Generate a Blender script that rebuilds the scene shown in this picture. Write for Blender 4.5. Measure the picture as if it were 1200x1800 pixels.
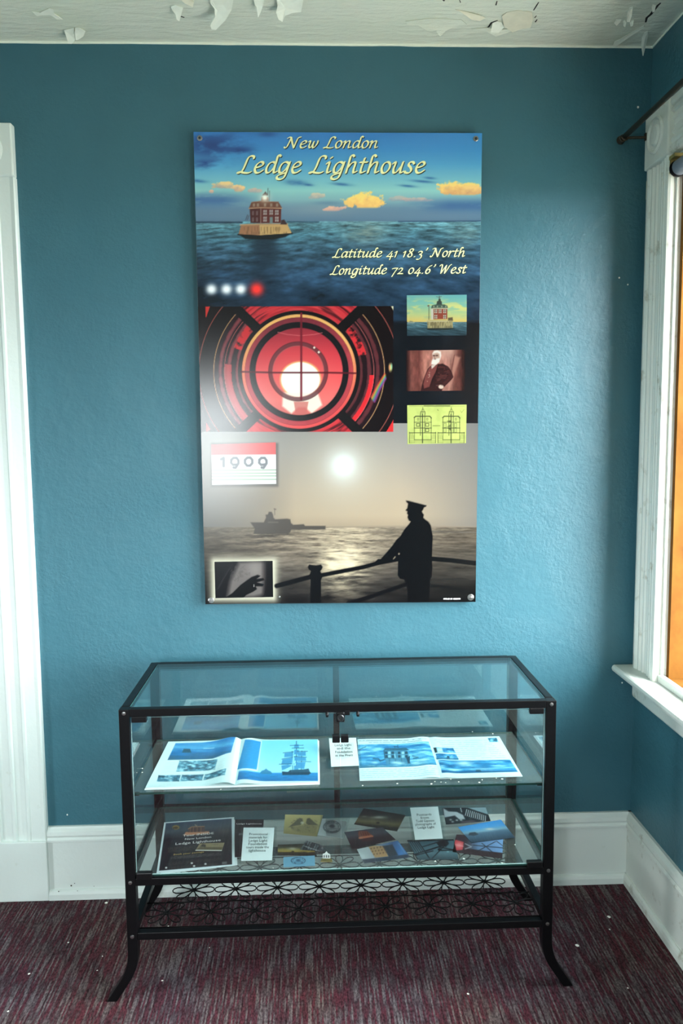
import bpy, bmesh, math, random
import numpy as np
from mathutils import Vector, Matrix

for _o in list(bpy.data.objects):
    bpy.data.objects.remove(_o, do_unlink=True)
scene = bpy.context.scene
COL = scene.collection
random.seed(7)

# ------------------------------------------------------------------ camera
F_PX, YAW, PITCH, ROLL = 1408.57, 0.0357, -0.1024, -0.0091
CAM = np.array([0.3627, -2.6555, 1.5934])
_cy, _sy = math.cos(YAW), math.sin(YAW)
_fw = np.array([_sy * math.cos(PITCH), _cy * math.cos(PITCH), math.sin(PITCH)])
_r0 = np.array([_cy, -_sy, 0.0])
_u0 = np.cross(_r0, _fw)
_rt = math.cos(ROLL) * _r0 + math.sin(ROLL) * _u0
_up = -math.sin(ROLL) * _r0 + math.cos(ROLL) * _u0
cam_d = bpy.data.cameras.new('camera')
cam_d.sensor_fit = 'VERTICAL'
cam_d.sensor_height = 36.0
cam_d.lens = F_PX / 1800.0 * 36.0
cam_d.clip_start = 0.05
cam = bpy.data.objects.new('camera', cam_d)
COL.objects.link(cam)
cam.matrix_world = Matrix(((_rt[0], _up[0], -_fw[0], CAM[0]),
                           (_rt[1], _up[1], -_fw[1], CAM[1]),
                           (_rt[2], _up[2], -_fw[2], CAM[2]),
                           (0, 0, 0, 1)))
scene.camera = cam

# ------------------------------------------------------------------ colour management, sky
scene.view_settings.view_transform = 'Standard'
scene.view_settings.look = 'None'
scene.view_settings.gamma = 1.0
scene.view_settings.use_curve_mapping = False
scene.view_settings.exposure = 0.9
scene.cycles.transparent_max_bounces = 32
scene.cycles.max_bounces = 10
scene.cycles.diffuse_bounces = 6

SKY_STRENGTH = 24.0
world = bpy.data.worlds.new('sky')
scene.world = world
world.use_nodes = True
_nt = world.node_tree
_nt.nodes.clear()
_geo = _nt.nodes.new('ShaderNodeTexCoord')
_sep = _nt.nodes.new('ShaderNodeSeparateXYZ')
_ramp = _nt.nodes.new('ShaderNodeValToRGB')
_mr = _nt.nodes.new('ShaderNodeMapRange')
_mr.inputs['From Min'].default_value = -1
_mr.inputs['From Max'].default_value = 1
_ramp.color_ramp.elements[0].position = 0.44
_ramp.color_ramp.elements[0].color = (0.20, 0.21, 0.19, 1)
_ramp.color_ramp.elements[1].position = 0.50
_ramp.color_ramp.elements[1].color = (0.92, 0.975, 1.0, 1)
_bg = _nt.nodes.new('ShaderNodeBackground')
_bg.inputs['Strength'].default_value = SKY_STRENGTH
_wo = _nt.nodes.new('ShaderNodeOutputWorld')
_nt.links.new(_geo.outputs['Generated'], _sep.inputs[0])
_nt.links.new(_sep.outputs['Z'], _mr.inputs['Value'])
_nt.links.new(_mr.outputs['Result'], _ramp.inputs['Fac'])
_nt.links.new(_ramp.outputs['Color'], _bg.inputs['Color'])
_nt.links.new(_bg.outputs[0], _wo.inputs[0])

# room dimensions
XC = 1.4637          # right wall
XL = -3.0            # left wall
YR = -4.6            # rear wall
ZC = 2.8002          # ceiling
WT = 0.32            # wall thickness
# windows: (wall, lo, hi, z0, z1)
WIN1 = (-1.13, -0.205, 0.80, 2.40)      # right wall, y range and z range
ADDED_WIN3 = (-2.42, -1.48, 0.80, 2.40)       # right wall, nearer the rear; unseen, added for fill light
ADDED_WIN4 = (-2.50, -1.70, 0.60, 1.90)       # left wall, y range; added out of view to brighten the left side
ADDED_WIN2 = (-0.95, -0.20, 0.88, 1.98)       # rear wall, x range; added out of view for the poster glare


def portal(name, loc, rot, sx, sy):
    l = bpy.data.lights.new(name, 'AREA')
    l.shape = 'RECTANGLE'
    l.size, l.size_y = sx, sy
    l.cycles.is_portal = True
    o = bpy.data.objects.new(name, l)
    COL.objects.link(o)
    o.location = loc
    o.rotation_euler = rot


for (y0, y1, z0, z1) in (WIN1, ADDED_WIN3):
    portal('sky_portal', (XC + WT + 0.03, (y0 + y1) / 2, (z0 + z1) / 2), (0, math.radians(90), 0), z1 - z0 + .1, y1 - y0 + .1)
portal('sky_portal', (XL - WT - 0.03, (ADDED_WIN4[0] + ADDED_WIN4[1]) / 2, (ADDED_WIN4[2] + ADDED_WIN4[3]) / 2), (0, math.radians(-90), 0), ADDED_WIN4[3] - ADDED_WIN4[2] + .1, ADDED_WIN4[1] - ADDED_WIN4[0] + .1)
portal('sky_portal', ((ADDED_WIN2[0] + ADDED_WIN2[1]) / 2, YR - WT - 0.03, (ADDED_WIN2[2] + ADDED_WIN2[3]) / 2), (math.radians(90), 0, 0), ADDED_WIN2[1] - ADDED_WIN2[0] + .1, ADDED_WIN2[3] - ADDED_WIN2[2] + .1)


# ------------------------------------------------------------------ photo pixel helpers (1200 x 1800 frame)
def _ray(px, py):
    return _fw * F_PX + _rt * (px - 600.0) + _up * (900.0 - py)


def onz(px, py, z):
    d = _ray(px, py)
    return CAM + d * ((z - CAM[2]) / d[2])


def ony(px, py, y):
    d = _ray(px, py)
    return CAM + d * ((y - CAM[1]) / d[1])


def onx(px, py, x):
    d = _ray(px, py)
    return CAM + d * ((x - CAM[0]) / d[0])


def proj(P):
    d = np.asarray(P, float) - CAM
    z = d @ _fw
    return 600 + F_PX * (d @ _rt) / z, 900 - F_PX * (d @ _up) / z


# ------------------------------------------------------------------ materials
def srgb(c):
    c = np.asarray(c, float)
    return np.where(c <= 0.04045, c / 12.92, ((c + 0.055) / 1.055) ** 2.4)


def rgb(r, g, b):
    v = srgb(np.array([r, g, b]) / 255.0)
    return (float(v[0]), float(v[1]), float(v[2]), 1.0)


def mat(name, color=(0.8, 0.8, 0.8, 1), rough=0.5, metal=0.0, spec=0.5):
    m = bpy.data.materials.new(name)
    m.use_nodes = True
    b = m.node_tree.nodes['Principled BSDF']
    b.inputs['Base Color'].default_value = color
    b.inputs['Roughness'].default_value = rough
    b.inputs['Metallic'].default_value = metal
    b.inputs['Specular IOR Level'].default_value = spec
    return m


def N(m, t):
    return m.node_tree.nodes.new(t)


def LK(m, a, b):
    m.node_tree.links.new(a, b)


def noise(m, scale, detail=4, rough=0.55, vec=None, stretch=None):
    n = N(m, 'ShaderNodeTexNoise')
    n.inputs['Scale'].default_value = scale
    n.inputs['Detail'].default_value = detail
    n.inputs['Roughness'].default_value = rough
    tc = N(m, 'ShaderNodeTexCoord')
    if stretch:
        mp = N(m, 'ShaderNodeMapping')
        mp.inputs['Scale'].default_value = stretch
        LK(m, tc.outputs['Object'], mp.inputs[0])
        LK(m, mp.outputs[0], n.inputs['Vector'])
    else:
        LK(m, tc.outputs['Object'], n.inputs['Vector'])
    return n


def ramp(m, src, stops):
    r = N(m, 'ShaderNodeValToRGB')
    els = r.color_ramp.elements
    while len(els) < len(stops):
        els.new(0.5)
    for e, (p, c) in zip(els, stops):
        e.position = p
        e.color = c
    LK(m, src, r.inputs['Fac'])
    return r


def bump(m, src, strength, dist=0.01, prev=None):
    b = N(m, 'ShaderNodeBump')
    b.inputs['Strength'].default_value = strength
    b.inputs['Distance'].default_value = dist
    LK(m, src, b.inputs['Height'])
    if prev is not None:
        LK(m, prev.outputs[0], b.inputs['Normal'])
    return b


def bsdf(m):
    return m.node_tree.nodes['Principled BSDF']


def wall_mat():
    m = mat('teal_wall_paint', rough=0.42, spec=0.4)
    n1 = noise(m, 2.2, 5)
    r = ramp(m, n1.outputs['Fac'], [(0.3, rgb(55, 100, 113)), (0.7, rgb(60, 107, 120))])
    LK(m, r.outputs[0], bsdf(m).inputs['Base Color'])
    n2 = noise(m, 95, 5, 0.6)
    n3 = noise(m, 22, 4, 0.6)
    n4 = noise(m, 5, 3)
    mask = ramp(m, n4.outputs['Fac'], [(0.38, (0.15, .15, .15, 1)), (0.62, (1, 1, 1, 1))])
    mul = N(m, 'ShaderNodeMath'); mul.operation = 'MULTIPLY'
    LK(m, n2.outputs['Fac'], mul.inputs[0]); LK(m, mask.outputs[0], mul.inputs[1])
    b1 = bump(m, n3.outputs['Fac'], 0.35, 0.008)
    b2 = bump(m, mul.outputs[0], 0.55, 0.004, b1)
    LK(m, b2.outputs[0], bsdf(m).inputs['Normal'])
    return m


def trim_mat(name, c0, c1, lo=0.24, hi=0.36):
    m = mat(name, rough=0.4)
    n1 = noise(m, 14, 6, 0.65)
    r = ramp(m, n1.outputs['Fac'], [(lo, c1), (hi, c0), (1.0, c0)])
    LK(m, r.outputs[0], bsdf(m).inputs['Base Color'])
    n2 = noise(m, 60, 4)
    b = bump(m, n2.outputs['Fac'], 0.25, 0.003)
    LK(m, b.outputs[0], bsdf(m).inputs['Normal'])
    return m


def ceiling_mat():
    m = mat('ceiling_paint', rough=0.55)
    n1 = noise(m, 3.0, 5)
    r = ramp(m, n1.outputs['Fac'], [(0.3, rgb(226, 232, 214)), (0.7, rgb(234, 236, 222))])
    LK(m, r.outputs[0], bsdf(m).inputs['Base Color'])
    n2 = noise(m, 16, 5, 0.6, stretch=(1.0, 3.0, 1.0))
    n3 = noise(m, 60, 4, 0.6, stretch=(1.0, 2.0, 1.0))
    b1 = bump(m, n2.outputs['Fac'], 0.55, 0.012)
    b2 = bump(m, n3.outputs['Fac'], 0.35, 0.004, b1)
    LK(m, b2.outputs[0], bsdf(m).inputs['Normal'])
    return m


def carpet_mat():
    """loop carpet: tuft rows running away from the viewer, each row with its own run of yarn colours"""
    m = mat('striped_carpet', rough=0.95, spec=0.1)
    tc = N(m, 'ShaderNodeTexCoord')
    sp = N(m, 'ShaderNodeSeparateXYZ'); LK(m, tc.outputs['Object'], sp.inputs[0])

    def mth(op, a_, b_=None):
        n_ = N(m, 'ShaderNodeMath'); n_.operation = op
        for i, v in enumerate((a_, b_)):
            if v is None: continue
            if isinstance(v, (int, float)): n_.inputs[i].default_value = v
            else: LK(m, v, n_.inputs[i])
        return n_.outputs[0]
    row = mth('FLOOR', mth('MULTIPLY', sp.outputs['X'], 210.0))
    cv = N(m, 'ShaderNodeCombineXYZ')
    LK(m, mth('MULTIPLY', row, 1.731), cv.inputs['X']); LK(m, mth('MULTIPLY', sp.outputs['Y'], 7.0), cv.inputs['Y'])
    a = N(m, 'ShaderNodeTexNoise'); a.inputs['Scale'].default_value = 1.0; a.inputs['Detail'].default_value = 2.0
    LK(m, cv.outputs[0], a.inputs['Vector'])
    r1 = ramp(m, a.outputs['Fac'], [(0.32, rgb(56, 38, 42)), (0.43, rgb(86, 46, 54)), (0.49, rgb(70, 50, 54)), (0.54, rgb(82, 72, 74)), (0.64, rgb(104, 98, 96))])
    b_ = noise(m, 1.0, 2, 0.6, stretch=(230, 95, 1))
    r2 = ramp(m, b_.outputs['Fac'], [(0.32, (0.40, 0.40, 0.40, 1)), (0.68, (1.4, 1.4, 1.4, 1))])
    mx = N(m, 'ShaderNodeMix'); mx.data_type = 'RGBA'; mx.blend_type = 'MULTIPLY'
    mx.inputs['Factor'].default_value = 1.0
    LK(m, r1.outputs[0], mx.inputs[6]); LK(m, r2.outputs[0], mx.inputs[7])
    c = noise(m, 3.0, 3)
    r3 = ramp(m, c.outputs['Fac'], [(0.38, (1.0, 0.86, 0.82, 1)), (0.62, (0.92, 0.92, 1.02, 1))])
    mx2 = N(m, 'ShaderNodeMix'); mx2.data_type = 'RGBA'; mx2.blend_type = 'MULTIPLY'
    mx2.inputs['Factor'].default_value = 1.0
    LK(m, mx.outputs[2], mx2.inputs[6]); LK(m, r3.outputs[0], mx2.inputs[7])
    LK(m, mx2.outputs[2], bsdf(m).inputs['Base Color'])
    bp = bump(m, b_.outputs['Fac'], 0.8, 0.004)
    LK(m, bp.outputs[0], bsdf(m).inputs['Normal'])
    return m


def glass_mat(name, tint, f0=0.05, dust=0.0):
    m = bpy.data.materials.new(name)
    m.use_nodes = True
    nt = m.node_tree
    nt.nodes.clear()
    out = nt.nodes.new('ShaderNodeOutputMaterial')
    mix = nt.nodes.new('ShaderNodeMixShader')
    # Schlick reflectance from the facing angle, the same on both faces of the pane
    gm = nt.nodes.new('ShaderNodeNewGeometry')
    dt = nt.nodes.new('ShaderNodeVectorMath'); dt.operation = 'DOT_PRODUCT'
    nt.links.new(gm.outputs['Incoming'], dt.inputs[0]); nt.links.new(gm.outputs['Normal'], dt.inputs[1])

    def mth(op, a, b=None):
        n_ = nt.nodes.new('ShaderNodeMath'); n_.operation = op
        for i, v in enumerate((a, b)):
            if v is None: continue
            if isinstance(v, (int, float)): n_.inputs[i].default_value = v
            else: nt.links.new(v, n_.inputs[i])
        return n_.outputs[0]
    ab = mth('ABSOLUTE', dt.outputs['Value'])
    pw = mth('POWER', mth('SUBTRACT', 1.0, ab), 5.0)
    frv = mth('ADD', mth('MULTIPLY', pw, 1.0 - f0), f0)
    tr = nt.nodes.new('ShaderNodeBsdfTransparent'); tr.inputs['Color'].default_value = tint
    gl = nt.nodes.new('ShaderNodeBsdfGlossy'); gl.inputs['Roughness'].default_value = 0.0
    gl.inputs['Color'].default_value = (1, 1, 1, 1)
    # noise kept tiny: faint smears on the pane
    tc = nt.nodes.new('ShaderNodeTexCoord')
    ns = nt.nodes.new('ShaderNodeTexNoise'); ns.inputs['Scale'].default_value = 6.0
    nt.links.new(tc.outputs['Object'], ns.inputs['Vector'])
    mr = nt.nodes.new('ShaderNodeMapRange')
    mr.inputs['From Min'].default_value = 0.4; mr.inputs['From Max'].default_value = 0.8
    mr.inputs['To Min'].default_value = 0.0; mr.inputs['To Max'].default_value = 0.03
    nt.links.new(ns.outputs['Fac'], mr.inputs['Value'])
    nt.links.new(mr.outputs['Result'], gl.inputs['Roughness'])
    nt.links.new(frv, mix.inputs[0])
    nt.links.new(tr.outputs[0], mix.inputs[1])
    nt.links.new(gl.outputs[0], mix.inputs[2])
    if dust:
        df = nt.nodes.new('ShaderNodeBsdfDiffuse'); df.inputs['Color'].default_value = (0.30, 0.33, 0.31, 1)
        mx = nt.nodes.new('ShaderNodeMixShader')
        m2 = nt.nodes.new('ShaderNodeMapRange')
        m2.inputs['From Min'].default_value = 0.3; m2.inputs['From Max'].default_value = 0.7
        m2.inputs['To Min'].default_value = dust * .7; m2.inputs['To Max'].default_value = dust * 1.3
        nt.links.new(ns.outputs['Fac'], m2.inputs['Value']); nt.links.new(m2.outputs['Result'], mx.inputs[0])
        nt.links.new(mix.outputs[0], mx.inputs[1]); nt.links.new(df.outputs[0], mx.inputs[2])
        nt.links.new(mx.outputs[0], out.inputs[0])
    else:
        nt.links.new(mix.outputs[0], out.inputs[0])
    return m


def print_mat(name, rough, spec=0.5, coat=0.0):
    m = mat(name, rough=rough, spec=spec)
    a = N(m, 'ShaderNodeAttribute')
    a.attribute_name = 'ink'
    LK(m, a.outputs['Color'], bsdf(m).inputs['Base Color'])
    return m


def speckle(name, c, rough=0.5, amt=0.12, scale=40, metal=0.0, bmp=0.0, spec=0.5):
    m = mat(name, c, rough, metal, spec)
    n = noise(m, scale, 4)
    lo = tuple(max(0.0, v * (1 - amt)) for v in c[:3]) + (1,)
    hi = tuple(min(1.0, v * (1 + amt)) for v in c[:3]) + (1,)
    r = ramp(m, n.outputs['Fac'], [(0.3, lo), (0.7, hi)])
    LK(m, r.outputs[0], bsdf(m).inputs['Base Color'])
    if bmp:
        b = bump(m, n.outputs['Fac'], bmp, 0.002)
        LK(m, b.outputs[0], bsdf(m).inputs['Normal'])
    return m


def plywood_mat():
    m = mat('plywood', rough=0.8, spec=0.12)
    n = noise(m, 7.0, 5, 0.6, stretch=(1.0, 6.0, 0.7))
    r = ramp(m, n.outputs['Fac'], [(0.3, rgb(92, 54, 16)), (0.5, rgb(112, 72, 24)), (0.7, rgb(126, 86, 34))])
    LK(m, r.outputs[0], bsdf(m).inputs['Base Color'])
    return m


M = dict(
    wall=wall_mat(),
    ceiling=ceiling_mat(),
    carpet=carpet_mat(),
    trim=trim_mat('white_trim_paint', rgb(218, 226, 221), rgb(200, 206, 194)),
    oldtrim=trim_mat('worn_white_trim_paint', rgb(216, 220, 212), rgb(168, 166, 150), 0.30, 0.42),
    plaster=speckle('rear_wall_paint', rgb(66, 126, 142), 0.5),
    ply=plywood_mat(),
    black=speckle('black_powder_coat', rgb(9, 9, 11), 0.38, 0.2, 60, spec=0.22),
    blackwire=speckle('black_wire', rgb(7, 7, 8), 0.5, 0.2, 60, spec=0.15),
    blackplastic=speckle('black_plastic', rgb(12, 12, 14), 0.35, 0.2, 60, spec=0.3),
    steel=speckle('steel', rgb(150, 150, 148), 0.35, 0.15, 80, 1.0),
    lockface=speckle('lock_cylinder', rgb(70, 72, 74), 0.35, 0.15, 80, 0.8),
    bronze=speckle('bronze_rod', rgb(62, 54, 42), 0.4, 0.2, 60, 0.4),
    shade=speckle('grey_shade_cloth', rgb(122, 130, 144), 0.6, 0.06, 90),
    brass=speckle('brass', rgb(190, 170, 110), 0.4, 0.2, 60, 0.8),
    glass=glass_mat('case_glass', (0.955, 0.985, 0.98, 1), 0.06),
    back_glass=glass_mat('back_pane_glass', (0.955, 0.985, 0.98, 1), 0.10),
    shelf_glass=glass_mat('dusty_shelf_glass', (0.95, 0.985, 0.975, 1), 0.06, 0.10),
    door_edge=speckle('pale_glass_edge', rgb(176, 210, 208), 0.2, 0.08, 60),
    pane=glass_mat('window_glass', (0.97, 0.98, 0.98, 1)),
    acrylic=glass_mat('clear_acrylic', (0.97, 0.985, 0.98, 1)),
    glass_edge=speckle('green_glass_edge', rgb(30, 66, 60), 0.2, 0.15, 60),
    print=print_mat('poster_print', 0.19, 0.5),
    page=print_mat('page_print', 0.42, 0.4),
    paper=speckle('white_paper', rgb(236, 242, 242), 0.6, 0.03, 70),
    board=speckle('poster_board', rgb(205, 205, 200), 0.5, 0.04, 60),
    gold_ink=speckle('pale_yellow_ink', rgb(248, 248, 184), 0.4, 0.04, 60),
    dark_ink=speckle('black_ink', rgb(22, 24, 28), 0.45, 0.08, 60),
    shadow_ink=speckle('dark_green_ink', rgb(24, 48, 40), 0.4, 0.05, 60),
    white_ink=speckle('white_ink', rgb(232, 234, 230), 0.45, 0.04, 60),
    amber_ink=speckle('amber_ink', rgb(190, 165, 90), 0.45, 0.06, 60),
    flake=speckle('peeling_paint', rgb(242, 246, 232), 0.6, 0.03, 50, bmp=0.3),
    flake_tan=speckle('stained_peeling_paint', rgb(232, 228, 206), 0.7, 0.05, 40, bmp=0.3),
    crack=speckle('dark_plaster_gap', rgb(38, 36, 34), 0.9, 0.2, 60),
    chip=speckle('paint_chip', rgb(238, 238, 228), 0.6, 0.05, 50),
    beige=speckle('beige_plastic', rgb(196, 192, 160), 0.5, 0.05, 50),
    hole=speckle('nail_hole_rust', rgb(70, 62, 54), 0.9, 0.3, 80),
)


# ------------------------------------------------------------------ mesh helpers
def wloc(o):
    v = Vector((0, 0, 0))
    while o is not None:
        v += Vector(o.location)
        o = o.parent
    return v


def tag(o, label=None, cat=None, group=None, kind=None):
    if label: o['label'] = label
    if cat: o['category'] = cat
    if group: o['group'] = group
    if kind: o['kind'] = kind
    return o


def empty(name, loc, label=None, cat=None, group=None, kind=None):
    o = bpy.data.objects.new(name, None)
    o.empty_display_size = 0.05
    COL.objects.link(o)
    o.location = loc
    return tag(o, label, cat, group, kind)


class MB:
    """collects world-space geometry, then links it as one mesh object"""
    def __init__(s):
        s.v = []; s.f = []; s.mi = []

    def add(s, vs, fs, mi=0):
        k = len(s.v)
        s.v += [tuple(map(float, p)) for p in vs]
        s.f += [tuple(k + i for i in f) for f in fs]
        s.mi += [mi] * len(fs)
        return s

    def box(s, a, b, mi=0):
        x0, x1 = sorted((a[0], b[0])); y0, y1 = sorted((a[1], b[1])); z0, z1 = sorted((a[2], b[2]))
        vs = [(x0, y0, z0), (x1, y0, z0), (x1, y1, z0), (x0, y1, z0), (x0, y0, z1), (x1, y0, z1), (x1, y1, z1), (x0, y1, z1)]
        return s.add(vs, [(0, 3, 2, 1), (4, 5, 6, 7), (0, 1, 5, 4), (1, 2, 6, 5), (2, 3, 7, 6), (3, 0, 4, 7)], mi)

    def prism(s, prof, axis, a, b, cap=True):
        """profile points (p,q) extruded along axis 'x' (p=y,q=z), 'y' (p=x,q=z) or 'z' (p=x,q=y)"""
        def P(p, q, t):
            return {'x': (t, p, q), 'y': (p, t, q), 'z': (p, q, t)}[axis]
        n = len(prof)
        vs = [P(p, q, a) for p, q in prof] + [P(p, q, b) for p, q in prof]
        fs = [(i, (i + 1) % n, n + (i + 1) % n, n + i) for i in range(n)]
        if cap:
            fs += [tuple(range(n))[::-1], tuple(range(n, 2 * n))]
        return s.add(vs, fs)

    def sweep(s, path, w, d, wdir, mi=0):
        """rectangular bar along a path in a plane; wdir = direction of side d"""
        path = [Vector(p) for p in path]; wd = Vector(wdir).normalized()
        vs = []
        for i, p in enumerate(path):
            t = (path[min(i + 1, len(path) - 1)] - path[max(i - 1, 0)]).normalized()
            n = t.cross(wd).normalized()
            for a_, b_ in ((-1, -1), (1, -1), (1, 1), (-1, 1)):
                vs.append(p + n * (w / 2 * a_) + wd * (d / 2 * b_))
        fs = []
        for i in range(len(path) - 1):
            for k in range(4):
                fs.append((i * 4 + k, i * 4 + (k + 1) % 4, i * 4 + 4 + (k + 1) % 4, i * 4 + 4 + k))
        fs += [(3, 2, 1, 0), tuple(len(vs) - 4 + k for k in range(4))]
        return s.add(vs, fs, mi)

    def tube(s, path, r, seg=8, closed=False):
        path = [Vector(p) for p in path]
        n = len(path); vs = []; fs = []
        up = None
        for i, p in enumerate(path):
            if closed:
                t = path[(i + 1) % n] - path[i - 1]
            else:
                t = path[min(i + 1, n - 1)] - path[max(i - 1, 0)]
            t.normalize()
            if up is None:
                up = Vector((0, 0, 1)) if abs(t.z) < 0.9 else Vector((1, 0, 0))
            a_ = t.cross(up).normalized(); b_ = a_.cross(t).normalized(); up = b_
            rr = r[i] if isinstance(r, (list, tuple)) else r
            for k in range(seg):
                an = 2 * math.pi * k / seg
                vs.append(p + a_ * (math.cos(an) * rr) + b_ * (math.sin(an) * rr))
        m = n if closed else n - 1
        for i in range(m):
            j = (i + 1) % n
            for k in range(seg):
                fs.append((i * seg + k, i * seg + (k + 1) % seg, j * seg + (k + 1) % seg, j * seg + k))
        if not closed:
            fs += [tuple(range(seg))[::-1], tuple((n - 1) * seg + k for k in range(seg))]
        return s.add(vs, fs)

    def lathe(s, prof, c, axis, seg=28):
        """profile (radius, height along axis) about centre c; axis unit vector"""
        ax = Vector(axis).normalized()
        u = ax.orthogonal().normalized(); w = ax.cross(u)
        c = Vector(c); vs = []; fs = []
        for r, h in prof:
            for k in range(seg):
                an = 2 * math.pi * k / seg
                vs.append(c + ax * h + u * (r * math.cos(an)) + w * (r * math.sin(an)))
        for i in range(len(prof) - 1):
            for k in range(seg):
                fs.append((i * seg + k, i * seg + (k + 1) % seg, (i + 1) * seg + (k + 1) % seg, (i + 1) * seg + k))
        fs += [tuple(range(seg))[::-1], tuple((len(prof) - 1) * seg + k for k in range(seg))]
        return s.add(vs, fs)

    def build(s, name, mats, parent=None, bevel=0.0, smooth=False, origin=None, fix=True):
        if not isinstance(mats, (list, tuple)):
            mats = [mats]
        vs = np.array(s.v, float)
        if parent is not None:
            off = np.array(wloc(parent)); loc = (0, 0, 0)
        else:
            if origin is None:
                lo, hi = vs.min(0), vs.max(0)
                origin = ((lo[0] + hi[0]) / 2, (lo[1] + hi[1]) / 2, lo[2])
            off = np.array(origin); loc = origin
        me = bpy.data.meshes.new(name)
        me.from_pydata([tuple(p) for p in (vs - off)], [], s.f)
        for m_ in mats:
            me.materials.append(m_)
        if len(mats) > 1:
            me.polygons.foreach_set('material_index', s.mi)
        if fix:
            bm = bmesh.new(); bm.from_mesh(me)
            bmesh.ops.recalc_face_normals(bm, faces=bm.faces)
            bm.to_mesh(me); bm.free()
        if smooth:
            me.polygons.foreach_set('use_smooth', [True] * len(me.polygons))
        me.update()
        o = bpy.data.objects.new(name, me)
        COL.objects.link(o)
        o.location = loc
        o.parent = parent
        if bevel:
            b = o.modifiers.new('bevel', 'BEVEL')
            b.width = bevel; b.segments = 2; b.limit_method = 'ANGLE'; b.angle_limit = math.radians(40)
        return o


# ------------------------------------------------------------------ 2D painting helpers (print inks)
_rng = np.random.RandomState(3)
_T = _rng.rand(256, 256)


def vnoise(x, y, seed=0):
    x = np.asarray(x, float) + seed * 17.31; y = np.asarray(y, float) + seed * 9.77
    xi = np.floor(x).astype(int); yi = np.floor(y).astype(int)
    fx = x - xi; fy = y - yi
    fx = fx * fx * (3 - 2 * fx); fy = fy * fy * (3 - 2 * fy)
    g = lambda a, b: _T[a & 255, b & 255]
    return (g(xi, yi) * (1 - fx) + g(xi + 1, yi) * fx) * (1 - fy) + (g(xi, yi + 1) * (1 - fx) + g(xi + 1, yi + 1) * fx) * fy


def fbm(x, y, seed=0, oct=4):
    t = 0; a = 0.5; s = 0
    for i in range(oct):
        t = t + a * vnoise(x * 2 ** i, y * 2 ** i, seed + i * 3); s += a; a *= 0.55
    return t / s


class Ink:
    """colour buffer over arrays of photo-pixel coordinates X, Y (display colours 0..1)"""
    def __init__(s, X, Y, base=(255, 255, 255)):
        s.X, s.Y = X, Y
        s.C = np.ones((len(X), 3)) * np.array(base) / 255.0

    def put(s, col, al):
        al = np.clip(al, 0, 1)[:, None]
        col = np.asarray(col, float)
        if col.max() > 1.001: col = col / 255.0
        s.C = s.C * (1 - al) + col * al

    def grad(s, stops, t):
        ps = [p for p, _ in stops]
        return np.stack([np.interp(t, ps, [c[k] / 255.0 for _, c in stops]) for k in range(3)], 1)

    def sdf(s, pts):
        pts = np.asarray(pts, float); n = len(pts)
        d = np.full(len(s.X), 1e9); inside = np.zeros(len(s.X), bool)
        for i in range(n):
            ax, ay = pts[i]; bx, by = pts[(i + 1) % n]
            ex, ey = bx - ax, by - ay
            wx, wy = s.X - ax, s.Y - ay
            t = np.clip((wx * ex + wy * ey) / (ex * ex + ey * ey + 1e-12), 0, 1)
            d = np.minimum(d, (wx - ex * t) ** 2 + (wy - ey * t) ** 2)
            c = ((ay > s.Y) != (by > s.Y))
            with np.errstate(divide='ignore', invalid='ignore'):
                xi = ax + (s.Y - ay) * ex / (ey if abs(ey) > 1e-9 else 1e-9)
            inside ^= c & (s.X < xi)
        d = np.sqrt(d)
        return np.where(inside, -d, d)

    def poly(s, pts, col, al=1.0, soft=0.7):
        s.put(col, al * np.clip(0.5 - s.sdf(pts) / (2 * soft), 0, 1))

    def line(s, pts, w, col, al=1.0, soft=0.7):
        d = np.full(len(s.X), 1e9)
        for (ax, ay), (bx, by) in zip(pts[:-1], pts[1:]):
            ex, ey = bx - ax, by - ay
            wx, wy = s.X - ax, s.Y - ay
            t = np.clip((wx * ex + wy * ey) / (ex * ex + ey * ey + 1e-12), 0, 1)
            d = np.minimum(d, np.hypot(wx - ex * t, wy - ey * t))
        s.put(col, al * np.clip(0.5 - (d - w / 2) / (2 * soft), 0, 1))

    def blob(s, cx, cy, rx, ry, col, al=1.0, p=2.0):
        q = ((s.X - cx) / rx) ** 2 + ((s.Y - cy) / ry) ** 2
        s.put(col, al * np.exp(-q ** (p / 2)))

    def ell(s, cx, cy, rx, ry, col, al=1.0, soft=0.8):
        d = (np.hypot((s.X - cx) / rx, (s.Y - cy) / ry) - 1) * min(rx, ry)
        s.put(col, al * np.clip(0.5 - d / (2 * soft), 0, 1))

    def ring(s, cx, cy, r0, r1, col, al=1.0, soft=0.8, mask=None):
        d = np.hypot(s.X - cx, s.Y - cy)
        a = np.clip(0.5 + (d - r0) / (2 * soft), 0, 1) * np.clip(0.5 - (d - r1) / (2 * soft), 0, 1)
        if mask is not None: a = a * mask
        s.put(col, al * a)


def zp(ox, oy, k, pts):
    """coordinates read off an enlarged crop -> photo pixels"""
    return [(ox + a / k, oy + b / k) for a, b in pts]


def quad_pts(c, nu, nv):
    """bilinear grid over corners TL, TR, BR, BL"""
    TL, TR, BR, BL = [np.asarray(p, float) for p in c]
    u = np.linspace(0, 1, nu)[None, :, None]; v = np.linspace(0, 1, nv)[:, None, None]
    return (TL * (1 - u) + TR * u) * (1 - v) + (BL * (1 - u) + BR * u) * v


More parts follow.
